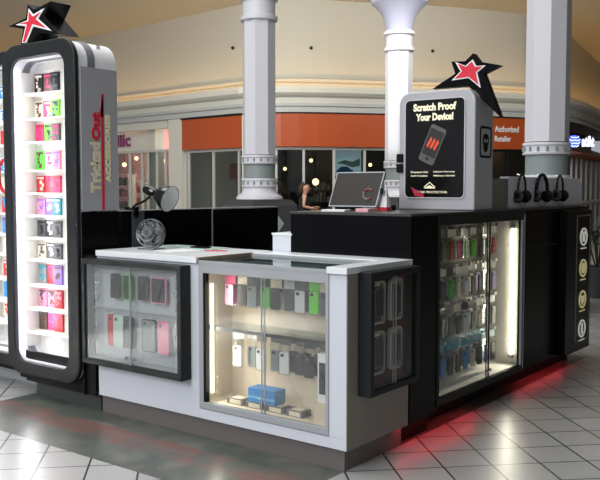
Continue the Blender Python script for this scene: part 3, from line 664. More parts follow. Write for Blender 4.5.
sp = obj('side_sign_panel', MB().box(-2.076, xs_, .075, .245, 1.34, 2.29).box(-2.076, xs_, -.06, .075, 1.34, 2.29), silver, tw)
yt0 = on(101.5, 150, 0, xs_).y; yt1 = on(104, 150, 0, xs_).y
obj('red_stripe', MB().box(xs_-.001, xs_+.002, yt0, yt1, 1.345, 2.12), red, sp)
p = on(97, 192, 0, xs_); q = on(89.5, 192, 0, xs_)
hx = p.y-q.y+.012
text('lettering', 'Tricked', mat('champagne_lettering', (226, 214, 184), .5), sp, (xs_, yt0-.008, 1.46), (0, 0, 1), (0, -1, 0), .34, .085, .003, .06)
text('lettering', 'Out', red, sp, (xs_, yt0-.008, 1.81), (0, 0, 1), (0, -1, 0), .19, .075, .003, .06)
text('lettering', 'ACCESSORIES', mat('ivory_lettering', (244, 232, 180), .4), sp, (xs_, yt1+.055, 1.53), (0, 0, 1), (0, -1, 0), .46, .042, .003, .05)
ar = [(yt0-.02, 1.97), (yt1+.0, 1.97), (yt1, 2.13)]
obj('red_flash', MB().prism(YZ(ar, xs_), YZ(ar, xs_+.002)), red, sp)
# goods
goods = [(2.16, [('gift_box', 'black', 'cream'), ('gift_box', 'brown', 'pink'), ('gift_box', 'black', 'grey')], .15),
         (1.985, [('gift_box', 'cream', 'brown'), ('gift_box', 'pink', 'cream'), ('gift_box', 'lime', 'grey')], .13),
         (1.82, [('gift_box', 'pink', 'red'), ('gift_box', 'lime', 'black'), ('gift_box', 'grey', 'pink')], .13),
         (1.62, [('gift_box', 'green', 'brown'), ('gift_box', 'white', 'pink'), ('gift_box', 'pale pink', 'purple')], .14),
         (1.46, [('gift_box', 'red', 'cream'), ('gift_box', 'red', 'pink'), ('gift_box', 'pink', 'red')], .12),
         (1.30, [('gift_box', 'pale pink', 'purple'), ('gift_box', 'purple', 'white'), ('gift_box', 'teal', 'white')], .12),
         (1.14, [('gift_box', 'grey', 'black'), ('gift_box', 'black', 'white'), ('gift_box', 'grey', 'black')], .12),
         (.985, [('gift_box', 'cream', 'grey'), ('gift_box', 'grey', 'white'), ('gift_box', 'grey', 'black')], .11),
         (.80, [('gift_box', 'clear grey', 'teal'), ('gift_box', 'red', 'pink'), ('gift_box', 'purple', 'brown')], .14),
         (.63, [('gift_box', 'pale pink', 'grey'), ('gift_box', 'pale pink', 'brown'), ('gift_box', 'red', 'pale pink')], .13),
         (.46, [('gift_box', 'brown', 'grey'), ('gift_box', 'pink', 'purple'), ('gift_box', 'red', 'pink')], .14)]
def boxed(name, c1, c2, w, h, loc, rot, label, group):
    key = ('bx', c1, c2, round(w, 3), round(h, 3))
    if key in PROTO: return clone(PROTO[key], loc, rot, label, group)
    r = thing(name, label, 'phone case', (0, 0, 0), group)
    obj('carton', MB().box(-w/2, w/2, -.02, .02, 0, h), cmat(c1, PAL[c1]), r, bevel=.002, seg=1)
    mb = MB(); random.seed(hash(c1+c2) % 99 if False else len(c1)*7+len(c2))
    for k in range(7):
        x = random.uniform(-w*.36, w*.2); z = random.uniform(h*.1, h*.75); ww = random.uniform(.008, .024)
        mb.box(x, min(w*.42, x+ww), -.0215, -.0195, z, z+ww)
    mb.box(-w*.4, w*.4, -.0215, -.0195, h*.82, h*.93)
    obj('printed_pattern', mb, cmat(c2, PAL[c2]), r)
    r.location = loc; r.rotation_euler.z = rot; PROTO[key] = r; return r
sn = ['top', 'second', 'third', 'fourth', 'fifth', 'sixth', 'seventh', 'eighth', 'ninth', 'tenth', 'lowest']
for i, (z, L_, h) in enumerate(goods):
    for k, (n_, c1, c2) in enumerate(L_):
        boxed('boxed_phone_case', c1, c2, .085, h, (-2.745+k*.092, .12+.01*(k % 2), z), .1, '%s boxed case, %s from left on the %s shelf of the lit tower' % (c1, ORD[k], sn[i]), 'boxed phone cases in the lit tower')
w1 = [(29.2, 8.8), (33.8, 14.6), (45, 8.2), (38.5, 18.7), (52, 31), (33.8, 26.3), (27, 43), (22.5, 43), (26.3, 26.3), (16.3, 25), (28, 20.4)]
star('large black block star sign with red face on top of the lit tower', 1, -.07,
     [(27.5, 4), (34, 9.5), (50.5, 1), (44, 16), (59, 34), (38, 33), (31, 44.5), (20.5, 44.5), (23, 29), (8, 26.5), (25.5, 18)], w1, [(29.8, 12), (33.6, 17), (41.5, 12.2), (36.2, 19), (47, 28), (33, 24), (26, 42), (24, 42), (28, 24.3), (20.5, 23.8), (29.6, 21.4)], .17)
tn = tower('second lit accessory tower, mostly outside the left edge of the photo', -3.66, .0, .80, None, None)
obj('toe_kick', MB().box(-3.62, -2.88, .2, .4, 0, .11), alu, tn)
for i, z in enumerate(shz):
    for k in range(4):
        c1 = ['blue', 'lime', 'cream', 'teal', 'red', 'grey'][(i*2+k) % 6]; c2 = ['cream', 'blue', 'red', 'white'][(i+k) % 4]
        boxed('boxed_phone_case', c1, c2, .085, .12, (-3.42+k*.11, .27, z), 0, '%s boxed case, %s from left on the %s shelf of the second tower' % (c1, ORD[k], sn[i]), 'boxed phone cases in the second tower')
rg = obj('red_ring_sign', MB().tube([(-2.99+.09*math.cos(a*PI/12), -.02, 1.58+.12*math.sin(a*PI/12)) for a in range(24)], .014, 8, True), red); tag(rg, 'round red ring sign on the front of the second tower', 'sign')

# ================================================================ MALL STOREFRONT (convex sweep behind the kiosk)
FOOT = Vector((CAM.x, CAM.y, 0))
def Wd(u, v, z=0): return FOOT + RT*u + F0*v + Vector((0, 0, z))
ctrl = [(-24, 41.5), (-9, 27.3), (-5.23, 23.9), (-1.35, 20.3), (2.08, 20.5), (5.12, 21.4), (7.26, 22.9), (9.9, 27.7), (13.6, 35.0), (18, 44), (23, 54)]
def catmull(P, n=8):
    out = []
    for i in range(1, len(P)-2):
        p0, p1, p2, p3 = [Vector((a[0], a[1])) for a in P[i-1:i+3]]
        for k in range(n):
            t = k/n; out.append(.5*((2*p1)+(-p0+p2)*t+(2*p0-5*p1+4*p2-p3)*t*t+(-p0+3*p1-3*p2+p3)*t**3))
    out.append(Vector(P[-2])); return out
def catmull_s(P, n):
    path = [Vector(P[0]), Vector(P[1]), Vector(P[2]), Vector(P[3])]
    return path[:-1] + catmull(P[2:], n) 
path = catmull_s(ctrl, 8)
def normal(i):
    a = path[max(i-1, 0)]; b = path[min(i+1, len(path)-1)]; t = (b-a).normalized(); return Vector((t.y, -t.x))
def at_px(px, off=0):
    """point on the storefront line seen under a given photo column"""
    r = (px-300)/FPX
    for i in range(len(path)-1):
        a, b = path[i]+normal(i)*off, path[i+1]+normal(i+1)*off
        fa = a.x-r*a.y; fb = b.x-r*b.y
        if fa <= 0 <= fb:
            t = -fa/(fb-fa); p = a.lerp(b, t); tt = (b-a).normalized(); n = Vector((tt.y, -tt.x)); return p, n, i+t
    raise ValueError(px)
def sweep(prof, i0=0, i1=None, closed=False):
    mb = MB(); idx = []
    i1 = len(path)-1 if i1 is None else i1
    ts = [i0] + [k for k in range(math.floor(i0)+1, math.ceil(i1))] + [i1]
    rings = []
    for t in ts:
        k = min(int(t), len(path)-2); f = t-k; p = path[k].lerp(path[k+1], f); n = (normal(k)*(1-f)+normal(k+1)*f).normalized()
        rings.append([mb.bm.verts.new(Wd(p.x+n.x*o, p.y+n.y*o, z)) for o, z in prof])
    m = len(prof)
    for A, B in zip(rings, rings[1:]):
        for j in range(m if closed else m-1): mb.bm.faces.new([A[j], A[(j+1) % m], B[(j+1) % m], B[j]])
    if closed: mb.bm.faces.new(rings[0]); mb.bm.faces.new(list(reversed(rings[-1])))
    return mb
def seg(px0, px1): return at_px(px0)[2], at_px(px1)[2]
struct('wall_back', sweep([(-.55, 3.74), (-.55, 4.02), (-.47, 4.05), (-.47, 4.12), (-.6, 4.16), (-.62, 6.06)]), soffit)
struct('trim_1', sweep([(-.55, 3.74), (.14, 3.74), (.14, 3.86), (.17, 3.86), (.19, 3.80), (.19, 3.72), (.12, 3.66), (.02, 3.62), (.0, 3.5)]), storew)
struct('trim_2', sweep([(0, 3.5), (.05, 3.49), (.05, 3.42), (0, 3.40), (0, 3.32), (.08, 3.31), (.08, 3.27), (.0, 3.26)]), mat('cornice_grey', (186, 188, 186), .5))
struct('trim_3', sweep([(0.0, 3.262), (-.12, 3.26), (-.12, 3.22)]), storew)
cove = mat('warm_cove_strip', (255, 200, 120), .5, emit=(255, 202, 128), es=7)
c_ = obj('cove_light_strip', sweep([(-.15, 3.76), (-.05, 3.76), (-.05, 3.775), (-.15, 3.775)], closed=True), cove); tag(c_, 'warm cove lighting strip in the ledge above the storefronts', 'light')
# ceiling and floor-level plinth
struct('ceiling', MB().quad(*[Wd(u, v, 6.04) for u, v in ((-30, 13), (30, 13), (30, 60), (-30, 60))]), mat('ceiling_plaster', (206, 200, 184), .85))
for i, (px, py) in enumerate(((117, 8), (234, 50), (311, 50), (431, 53), (317, 3), (445, 11), (490, 11))):
    p, n, t = at_px(px, -.6); Dd = p.y; z = EYE+(187-py)*Dd/FPX
    if z > 5.85: continue
    mbq = Matrix.Translation(Wd(p.x, p.y, z)) @ (-(RT*n.x+F0*n.y)).to_track_quat('Z', 'Y').to_matrix().to_4x4()
    sp_ = obj('sprinkler_head', MB().lathe([(.04, .02), (.04, -.02), (.015, -.03), (.02, -.07), (0, -.07)], 12, mtx=mbq, capped=False), frameblk)
    tag(sp_, 'small dark sprinkler head on the cream bulkhead, %s from the left' % ORD[i], 'sprinkler', 'sprinkler heads')

struct('ceiling_shade', MB().quad(*[Wd(u, v, 5.9) for u, v in ((1.2, -6), (14, -6), (14, 13), (1.2, 13))]), mat('ceiling_plaster', (206, 200, 184), .85))  # out-of-view ceiling slab added to shade the right side
struct('wall_shade', MB().box(-.1, .1, -6, 34, 0, 5.9), mat('shade_wall', (120, 108, 94), .7)); _w = bpy.data.objects['wall_shade']; _w.location = Wd(15.2, 0, 0); _w.rotation_euler.z = yaw  # out-of-view wall added to cut the light from the right
# orange sign bands
def sign(label, px0, px1, z0, z1, off=.05):
    a, b = seg(px0, px1)
    r = thing('shop_sign', label, 'shop sign')
    p, n, t = at_px((px0+px1)/2); r.location = Wd(p.x, p.y, z0)
    obj('sign_panel', sweep([(off, z0), (off, z1), (-.04, z1), (-.04, z0)], a, b, True), orange, r)
    obj('sign_border', sweep([(off+.02, z1), (off+.02, z1+.03), (-.04, z1+.03), (-.04, z1)], a, b, True), frameblk, r)
    return r
sign('wide orange sign band left of the white column by the desk lamp', 183, 252, 2.45, 3.22)
sign('wide orange sign band above the shop windows behind the monitor', 268, 392, 2.46, 3.24)
s3 = sign('orange sign reading Authorized Retailer behind the poster box', 470, 560, 2.46, 3.24)
def ftext(s, px, z, w, h, m, parent, off=.06, bold=.02):
    p, n, t = at_px(px, off); right = RT*(-n.y)+F0*n.x
    return text('lettering', s, m, parent, Wd(p.x, p.y, z), right, (0, 0, 1), w, h, .012, bold)
ftext('Authorized', 493.5, 2.88, .74, .16, white_p, s3); ftext('Retailer', 493.5, 2.64, .50, .15, white_p, s3)
# shop windows: glass, mullions
win_n = [0]
def window(px0, px1, z0, z1, posts, header=True, m=None, tr=mull):
    win_n[0] += 1
    a, b = seg(px0, px1)
    w = struct('window_%d' % win_n[0], sweep([(-.10, z0), (-.10, z1), (-.112, z1), (-.112, z0)], a, b, True), gld)
    fr = MB()
    for px in posts:
        p, n, t = at_px(px, -.1); r_ = RT*(-n.y)+F0*n.x; nn = RT*n.x+F0*n.y; c = Wd(p.x, p.y)
        q = [c+r_*s*.028+nn*d for s, d in ((-1, -.03), (1, -.03), (1, .04), (-1, .04))]
        fr.prism([x+Vector((0, 0, z0)) for x in q], [x+Vector((0, 0, z1)) for x in q])
    obj('window_frame', fr, tr, w)
    obj('header_rail', sweep([(-.05, z1-.06), (-.05, z1), (-.13, z1), (-.13, z1-.06)], a, b, True), tr, w)
    obj('sill_rail', sweep([(-.04, z0), (-.04, z0+.12), (-.14, z0+.12), (-.14, z0)], a, b, True), tr, w)
def pier(n, px0, px1, z0, z1, m, o0=.06, o1=-.25):
    a, b = seg(px0, px1)
    struct('wall_pier_%s' % n, sweep([(o0, z0), (o0, z1), (o1, z1), (o1, z0)], a, b, True), m)
window(186, 243, 0, 2.44, (187, 190, 214.5, 240))
window(268, 392, 0, 2.45, (276.5, 303.5, 333.5, 364, 391))
window(392, 492, 0, 2.45, (410, 440, 470), tr=frameblk)
window(492, 560, 0, 2.45, (506, 530, 556), tr=frameblk)
pier('front', 171, 184, 0, 3.26, storew)
pier('centre', 244, 268, 0, 3.26, storew)
# left boutique
pier('left', 20, 118, 2.98, 3.26, storew)
a, b = seg(30, 168); struct('wall_front', sweep([(.0, 3.05), (.0, 3.26), (-.2, 3.26), (-.2, 3.05)], a, b, True), storew)
a, b = seg(30, 143); struct('trim_4', sweep([(-.35, 2.50), (-.35, 3.06), (-.5, 3.06), (-.5, 2.50)], a, b, True), mat('boutique_header', (226, 222, 212), .6))
bs = thing('boutique_sign', 'purple raised boutique lettering on the pale header left of the lamp', 'shop sign'); p, n, t = at_px(120); bs.location = Wd(p.x, p.y, 2.7)
purp = mat('purple_sign_letters', (150, 60, 120), .4)
ftext('ilic', 118.2, 2.64, .64, .38, purp, bs, off=-.32, bold=.03)
window(60, 168, 0, 2.5, (118, 131, 143.5, 149, 158, 167))
cr_ = seg(143, 150); struct('wall_pier_boutique', sweep([(-.2, 0), (-.2, 3.1), (-.5, 3.1), (-.5, 0)], cr_[0], cr_[1], True), storew)
struct('wall_left', sweep([(0, 0), (0, 3.27), (-.2, 3.27), (-.2, 0)], 0, seg(24, 60)[0], True), storew)
# interiors
def inner(n, px0, px1, off, z0, z1, m):
    a, b = at_px(px0, off)[2], at_px(px1, off)[2]; struct('wall_%s' % n, sweep([(off, z0), (off, z1), (off-.1, z1), (off-.1, z0)], a, b, True), m)
inner('boutique_back', 22, 175, -3.2, 0, 3.3, pinkint)
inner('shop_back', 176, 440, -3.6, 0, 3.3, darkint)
inner('shop_right', 430, 599, -2.2, 0, 3.3, mat('brown_shop_wall', (92, 72, 60), .7))
for n_, px_a, px_b, m_ in (('1', 22, 175, mat('boutique_ceiling', (230, 216, 190), .6)), ('2', 176, 599, mat('shop_ceiling', (120, 112, 104), .7))):
    a, b = seg(px_a, px_b); struct('ceiling_shop_'+n_, sweep([(-.2, 3.3), (-3.7, 3.3)], a, b), m_)
def part_wall(n, px, off0, off1, m):
    p, nn, t = at_px(px); nn = normal(int(t)); A_ = p+nn*off0; B_ = p+nn*off1
    r_ = Vector((-nn.y, nn.x))*.05
    q = [A_-r_, A_+r_, B_+r_, B_-r_]
    struct('wall_%s' % n, MB().prism([Wd(x.x, x.y, 0) for x in q], [Wd(x.x, x.y, 3.3) for x in q]), m)
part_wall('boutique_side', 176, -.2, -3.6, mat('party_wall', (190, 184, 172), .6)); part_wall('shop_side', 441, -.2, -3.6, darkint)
# shop racks with goods seen through the windows
def rack(label, px, off, w, h, c1, goods_c, group):
    p, n, t = at_px(px, off)
    r = thing('shop_rack', label, 'shop rack', (0, 0, 0), group)
    obj('upright', MB().box(-w/2, -w/2+.03, -.15, .15, 0, h), c1, r); obj('upright', MB().box(w/2-.03, w/2, -.15, .15, 0, h), c1, r)
    ns = int(h/.35)
    for k in range(ns+1): obj('shelf', MB().box(-w/2, w/2, -.15, .15, .1+k*(h-.12)/ns, .12+k*(h-.12)/ns), c1, r)
    for ci, c in enumerate(goods_c):
        mb = MB(); random.seed(px+ci)
        for k in range(ns):
            x = -w/2+.05+random.random()*.1
            while x < w/2-.12:
                ww = random.uniform(.05, .11)
                if random.random() < .6: mb.box(x, x+ww, -.12, .05, .12+k*(h-.12)/ns, .12+k*(h-.12)/ns+random.uniform(.12, .26))
                x += ww+.03
        o = obj('goods', mb, c, r); o['kind'] = 'stuff'
    r.location = Wd(p.x, p.y, 0); r.rotation_euler.z = yaw+math.atan2(n.x, -n.y)*1; return r
mk = lambda n, c: mat('goods_'+n, c, .6)
rw = mat('rack_white', (220, 214, 204), .5); rb_ = mat('rack_black', (30, 30, 32), .5)
rack('white rack of mixed goods left of the boutique doorway', 124, -1.6, .9, 1.9, rw, [mk('dark', (50, 46, 44)), mk('rose', (206, 110, 120)), mk('green', (70, 110, 80))], 'boutique racks')
rack('white rack of pink and red goods in the middle of the boutique', 139, -2.6, .6, 1.7, rw, [mk('red', (196, 50, 40)), mk('cream', (226, 214, 190))], 'boutique racks')
rack('white rack of orange and pink goods at the boutique right window', 160, -2.2, 1.1, 1.8, rw, [mk('orange', (226, 110, 60)), mk('rose', (206, 110, 120)), mk('cream', (226, 214, 190))], 'boutique racks')
for i, (px, w_, cs) in enumerate(((198, .75, [mk('dark', (50, 46, 44)), mk('grey', (130, 128, 124))]), (228, .8, [mk('grey', (130, 128, 124)), mk('cream', (226, 214, 190)), mk('red', (196, 50, 40))]), (288, .8, [mk('dark', (50, 46, 44)), mk('brown', (120, 84, 60))]),
                               (322, .8, [mk('brown', (120, 84, 60)), mk('grey', (130, 128, 124))]), (372, .8, [mk('dark', (50, 46, 44)), mk('red', (196, 50, 40))]))):
    rack('black shop rack of %s goods, %s from the left behind the dark windows' % (['dark', 'mixed', 'dark brown', 'grey and brown', 'dark and red'][i], ORD[i]), px, -2.6, w_, 1.75, rb_, cs, 'racks behind the dark shop windows')
# orange panel inside the shop, car poster, lamps
p, n, t = at_px(228, -1.9); os_ = obj('hanging_orange_panel', MB().box(-.42, .42, -.03, .03, 0, .42), orange); os_.location = Wd(p.x, p.y, 1.72); os_.rotation_euler.z = yaw+math.atan2(n.x, -n.y); tag(os_, 'orange panel hanging inside the shop behind the left glass doors', 'sign')
p, n, t = at_px(348, -.35); cp = thing('car_poster', 'pale blue window poster showing a blue car behind the monitor', 'poster')
obj('poster_sheet', MB().box(-.33, .33, -.01, .01, 0, .62), mat('poster_pale_blue', (186, 214, 226), .5, emit=(186, 214, 226), es=.35), cp)
mb = MB(); car = [(-.30, .06), (.12, .06), (.12, .13), (.05, .16), (-.02, .22), (-.18, .22), (-.26, .15), (-.30, .13)]; mb.prism([(a, -.016, b) for a, b in car], [(a, -.009, b) for a, b in car])
obj('printed_car', mb, mat('printed_blue', (40, 84, 140), .5), cp)
mb = MB(); hl = [(-.3, .30), (-.1, .38), (.1, .34), (.3, .42), (.3, .24), (.1, .2), (-.1, .27)]; mb.prism([(a, -.013, b) for a, b in hl], [(a, -.009, b) for a, b in hl]); obj('printed_hills', mb, mat('printed_grey', (120, 136, 140), .5), cp)
cp.location = Wd(p.x, p.y, 1.78); cp.rotation_euler.z = yaw+math.atan2(n.x, -n.y)
gm = mat('pendant_glow', (255, 220, 160), .5, emit=(255, 214, 150), es=6)
for i, (px, z, off, r_) in enumerate(((315.5, 1.63, -1.4, .09), (311, 2.2, -2.6, .05), (326, 1.95, -3.0, .05), (370, 2.1, -2.4, .05), (285, 2.0, -2.8, .05), (198, 2.15, -2.2, .05), (125, 2.2, -1.8, .07), (152, 2.1, -2.5, .07), (163, 2.25, -1.2, .07), (137, 2.35, -1.2, .06))):
    p, n, t = at_px(px, off); c = Wd(p.x, p.y, z)
    l_ = thing('pendant_lamp', ('%s warm pendant lamp from the left glowing behind the shop windows' % ORD[[6, 5, 7, 8, 4, 3, 0, 2, 2, 1][i]]) if i != 7 else 'warm pendant lamp low behind the right boutique window', 'lamp', c, 'pendant lamps in the shops')
    obj('globe', MB().lathe([(0, -r_), (r_*.7, -r_*.7), (r_, 0), (r_*.7, r_*.7), (0, r_)], 14, c=(c.x, c.y), mtx=Matrix.Translation((0, 0, z)), capped=False), gm, l_, smooth=True)
    obj('cord', MB().tube([(c.x, c.y, z+r_), (c.x, c.y, 3.3)], .008, 6), frameblk, l_)
# right end: phone shop sign, scalloped awning, barred shutter
a, b = seg(560, 599.5)
struct('trim_5', sweep([(.02, 3.0), (.02, 3.26), (-.5, 3.26), (-.5, 3.0)], a, b, True), mat('dark_fascia', (52, 48, 44), .5))
struct('wall_right', sweep([(-.3, 2.49), (-.3, 3.0), (-.5, 3.0), (-.5, 2.49)], a, b, True), mat('brown_fascia', (122, 100, 84), .6))
ats = thing('phone_shop_sign', 'blue and white striped globe sign reading at&t right of the grey column', 'shop sign')
p, n, t = at_px(572.8, .12); c = Wd(p.x, p.y, 2.74); ats.location = c
nn = -F0; rg_ = RT
G = Matrix((rg_, ZZ, nn)).transposed().to_4x4(); G.translation = c
blue_e = mat('sign_blue', (40, 80, 220), .4, emit=(60, 100, 255), es=1.2); wh_e = mat('sign_white', (235, 240, 255), .4, emit=(230, 236, 255), es=1.2)
obj('globe', MB().lathe([(0, -.05), (.14, -.05), (.17, -.02), (.17, 0), (.14, .03), (0, .05)], 24, mtx=G, capped=False), blue_e, ats, smooth=True)
mb = MB()
for k in range(4):
    y = -.12+k*.08; hw = math.sqrt(.165**2-y*y)*.9
    pts = [(x/6*hw, y+.012*math.cos(x)-.02*(1-(x/6)**2), .055) for x in range(-6, 7)]; mb.tube([G @ Vector(q) for q in pts], .014, 6)
obj('globe_stripe', mb, wh_e, ats); obj('bracket', MB().box(c.x-.02, c.x+.02, c.y-.02, c.y+.5, 2.70, 2.76), frameblk, ats)
text('lettering', 'at&t', wh_e, ats, c+rg_*.20-Vector((0, 0, .15)), rg_, (0, 0, 1), .34, .30, .03, .03)
aw = obj('scalloped_awning', sweep([(.05, 2.30), (.18, 2.33), (.22, 2.40), (.14, 2.47), (-.3, 2.47), (-.3, 2.3)], a, b, True), mat('terracotta_awning', (150, 92, 66), .7, noise=.5, nscale=4)); tag(aw, 'brown terracotta awning under the blue phone shop sign', 'awning')
sg_ = thing('shop_gate', 'grey barred gate of upright rods beside the grey column, plant in front', 'gate'); p, n, t = at_px(585); sg_.location = Wd(p.x, p.y, 0)
mb = MB()
for k in range(7):
    pp_ = at_px(570.5+k*4.9)[0]
    mb.tube([Wd(pp_.x, pp_.y, 0), Wd(pp_.x, pp_.y, 2.30)], .032, 6)
obj('bar', mb, mat('gate_grey', (190, 190, 184), .4), sg_)['kind'] = 'stuff'
obj('cross_rail', sweep([(-.05, 1.02), (.05, 1.02), (.05, 1.1), (-.05, 1.1)], a, b, True).box(0, 0, 0, 0, 0, 0) if False else sweep([(-.05, 1.02), (.05, 1.02), (.05, 1.1), (-.05, 1.1)], a, b, True), mat('gate_grey', (190, 190, 184), .4), sg_)

# ================================================================ COLUMNS
def column(label, px, D_, dia=.55, pw=1.0):
    c = Wd((px-300)*D_/FPX, D_, 0); r = thing('column', label, 'column', c, 'white mall columns')
    R_ = dia/2; T = Matrix.Translation(c); o8 = lambda rad: [(rad*math.cos(PI/8+k*PI/4), rad*math.sin(PI/8+k*PI/4)) for k in range(8)]
    obj('shaft', MB().lathe([(R_, 2.03), (R_*1.0, 4.25)], 8, mtx=T @ Matrix.Rotation(yaw+PI/8+.2, 4, 'Z')), colw, r)
    obj('drum', MB().lathe([(R_*.96, 1.5), (R_*.96, 2.0)], 28, mtx=T), colg, r, smooth=True)
    for z in (1.55, 1.93):
        obj('ring', MB().lathe([(R_, z-.05), (R_*1.08, z-.05), (R_*1.10, z-.03), (R_*1.04, z-.02), (R_*1.04, z+.05), (R_*1.10, z+.06), (R_*1.08, z+.09), (R_, z+.09)], 28, mtx=T, capped=False), colw, r, smooth=True)
        rv = MB()
        for k in range(16):
            a = 2*PI*k/16; rv.box(0, 0, 0, 0, 0, 0) if False else rv.tube([c+Vector((R_*1.05*math.cos(a), R_*1.05*math.sin(a), z-.01)), c+Vector((R_*1.05*math.cos(a), R_*1.05*math.sin(a), z+.04))], .016, 6)
        obj('stud_band', rv, colg, r)
    obj('base_flare', MB().lathe([(R_, 1.52), (R_*1.02, 1.44), (R_*1.15, 1.38), (R_*1.38, 1.34), (R_*1.42, 1.30), (R_*1.3, 1.28), (0, 1.28)], 28, mtx=T, capped=False), colw, r, smooth=True)
    pdm = T @ Matrix.Rotation(yaw+PI/4-.12, 4, 'Z')
    w_ = dia*.98*pw
    def rot(l): return [pdm @ Vector(p) for p in l]
    obj('pedestal', MB().prism(rot([(-w_/1.2, -w_/1.2, 0), (w_/1.2, -w_/1.2, 0), (w_/1.2, w_/1.2, 0), (-w_/1.2, w_/1.2, 0)]), rot([(-w_/1.2, -w_/1.2, 1.2), (w_/1.2, -w_/1.2, 1.2), (w_/1.2, w_/1.2, 1.2), (-w_/1.2, w_/1.2, 1.2)])), granite, r)
    obj('pedestal_cap', MB().prism(rot([(-w_/1.2, -w_/1.2, 1.2), (w_/1.2, -w_/1.2, 1.2), (w_/1.2, w_/1.2, 1.2), (-w_/1.2, w_/1.2, 1.2)]), rot([(-w_*.7, -w_*.7, 1.29), (w_*.7, -w_*.7, 1.29), (w_*.7, w_*.7, 1.29), (-w_*.7, w_*.7, 1.29)])), mat('granite_dark', (56, 58, 62), .4), r)
    h_ = w_/1.2+.004; dm = MB()
    for sx in range(4):
        Rz = Matrix.Rotation(sx*PI/2, 4, 'Z')
        for z in (.9, .45):
            q = [(0, z-.2), (.17, z), (0, z+.2), (-.17, z)]; dm.prism(rot([Rz @ Vector((a, -h_, b)) for a, b in q]), rot([Rz @ Vector((a, -h_+.006, b)) for a, b in q]))
    obj('diamond_inlay', dm, granitel, r)
    obj('neck_ring', MB().lathe([(R_, 4.2), (R_*1.12, 4.22), (R_*1.12, 4.28), (R_*.98, 4.3), (R_*.98, 4.52), (R_*1.14, 4.54), (R_*1.14, 4.60), (R_*1.0, 4.62)], 28, mtx=T, capped=False), colw, r, smooth=True)
    obj('capital', MB().lathe([(R_*.98, 4.6), (R_*1.0, 4.72), (R_*1.12, 4.85), (R_*1.4, 5.0), (R_*1.85, 5.12), (R_*2.05, 5.16), (R_*2.1, 5.22), (R_*2.0, 5.26), (0, 5.26)], 32, mtx=T, capped=False), mat('capital_grey', (168, 170, 190), .5), r, smooth=True)
    return r
column('white column with dark pedestal standing left of the monitor, behind the black partition', 259.5, 14.0)
column('brightly sunlit white column with flared capital behind the monitor and poster box', 398, 17.1)
column('near thick grey column behind the headphone board', 545.5, 10.0, .51, .72)

# ================================================================ PLANT
pl = thing('potted_shrub', 'dark leafy potted shrub behind the sign box at the right edge', 'plant'); c = Wd(4.05, 11.4, 0); pl.location = c
obj('pot', MB().lathe([(.18, 0), (.24, .3), (.26, .42), (.22, .42), (.2, .36), (0, .36)], 24, mtx=Matrix.Translation(c), capped=False), granite, pl, smooth=True)
mb = MB(); lf = MB(); random.seed(3)
for k in range(16):
    a = random.uniform(0, 2*PI); l = random.uniform(.3, .62); e = c+Vector((math.cos(a)*l*.55, math.sin(a)*l*.55, .4+l*.95)); m_ = c+Vector((math.cos(a)*l*.2, math.sin(a)*l*.2, .4+l*.5))
    mb.tube([c+Vector((0, 0, .36)), m_, e], .008, 5)
    for j in range(16):
        t = random.uniform(.25, 1); b0 = m_.lerp(e, t); d = Vector((random.uniform(-1, 1), random.uniform(-1, 1), random.uniform(-.2, .8))).normalized()
        s_ = d.cross(ZZ).normalized()*.022; L_ = random.uniform(.07, .12)
        lf.bm.faces.new([lf.bm.verts.new(q) for q in (b0, b0+d*L_*.5+s_, b0+d*L_, b0+d*L_*.5-s_)])
obj('stem', mb, mat('stem_brown', (70, 60, 40), .7), pl); obj('foliage', lf, mat('leaf_green', (52, 96, 74), .45), pl)

# ================================================================ PERSON (behind the kiosk)
def skinned(name, joints, bones, m, parent, sub=2):
    me = bpy.data.meshes.new(name); me.from_pydata([j[0] for j in joints], bones, []); o = bpy.data.objects.new(name, me); COL.objects.link(o)
    md = o.modifiers.new('skin', 'SKIN'); o.modifiers.new('sub', 'SUBSURF').levels = sub; o.modifiers['sub'].render_levels = sub
    for i, j in enumerate(joints):
        v = me.skin_vertices[0].data[i]; v.radius = (j[1], j[1] if len(j) < 3 else j[2]); v.use_root = (i == 0)
    md.use_smooth_shade = True
    dg = bpy.context.evaluated_depsgraph_get(); dg.update(); m2 = bpy.data.meshes.new_from_object(o.evaluated_get(dg)); bpy.data.objects.remove(o)
    for p in m2.polygons: p.use_smooth = True
    m2.materials.clear(); m2.materials.append(m); o = bpy.data.objects.new(name, m2); COL.objects.link(o); o.parent = parent; return o
pe = thing('person', 'person in a sleeveless black top standing behind the kiosk by the shop window', 'person')
# local: faces +x, z up; 1.62 m tall
J = [((0, 0, .92), .13, .15), ((0, 0, 1.10), .10, .12), ((0, 0, 1.28), .11, .145), ((0.005, 0, 1.37), .06), ((.015, 0, 1.41), .06), ((.03, 0, 1.47), .09, .085), ((.03, 0, 1.54), .115, .10), ((.015, 0, 1.60), .095, .09),
     ((0, .15, 1.33), .045), ((-.03, .19, 1.10), .036), ((.16, .13, 1.02), .028), ((.22, .10, 1.03), .022),
     ((0, -.15, 1.33), .045), ((-.02, -.20, 1.10), .036), ((.17, -.14, 1.06), .028), ((.23, -.11, 1.08), .022),
     ((0, .09, .86), .085), ((.02, .09, .48), .055), ((0, .09, .10), .036), ((.10, .10, .035), .03),
     ((0, -.09, .86), .085), ((.02, -.09, .48), .055), ((-.02, -.09, .10), .036), ((.08, -.10, .035), .03)]
B = [(0, 1), (1, 2), (2, 3), (3, 4), (4, 5), (5, 6), (6, 7), (2, 8), (8, 9), (9, 10), (10, 11), (2, 12), (12, 13), (13, 14), (14, 15), (0, 16), (16, 17), (17, 18), (18, 19), (0, 20), (20, 21), (21, 22), (22, 23)]
body = skinned('body', J, B, skin, pe)
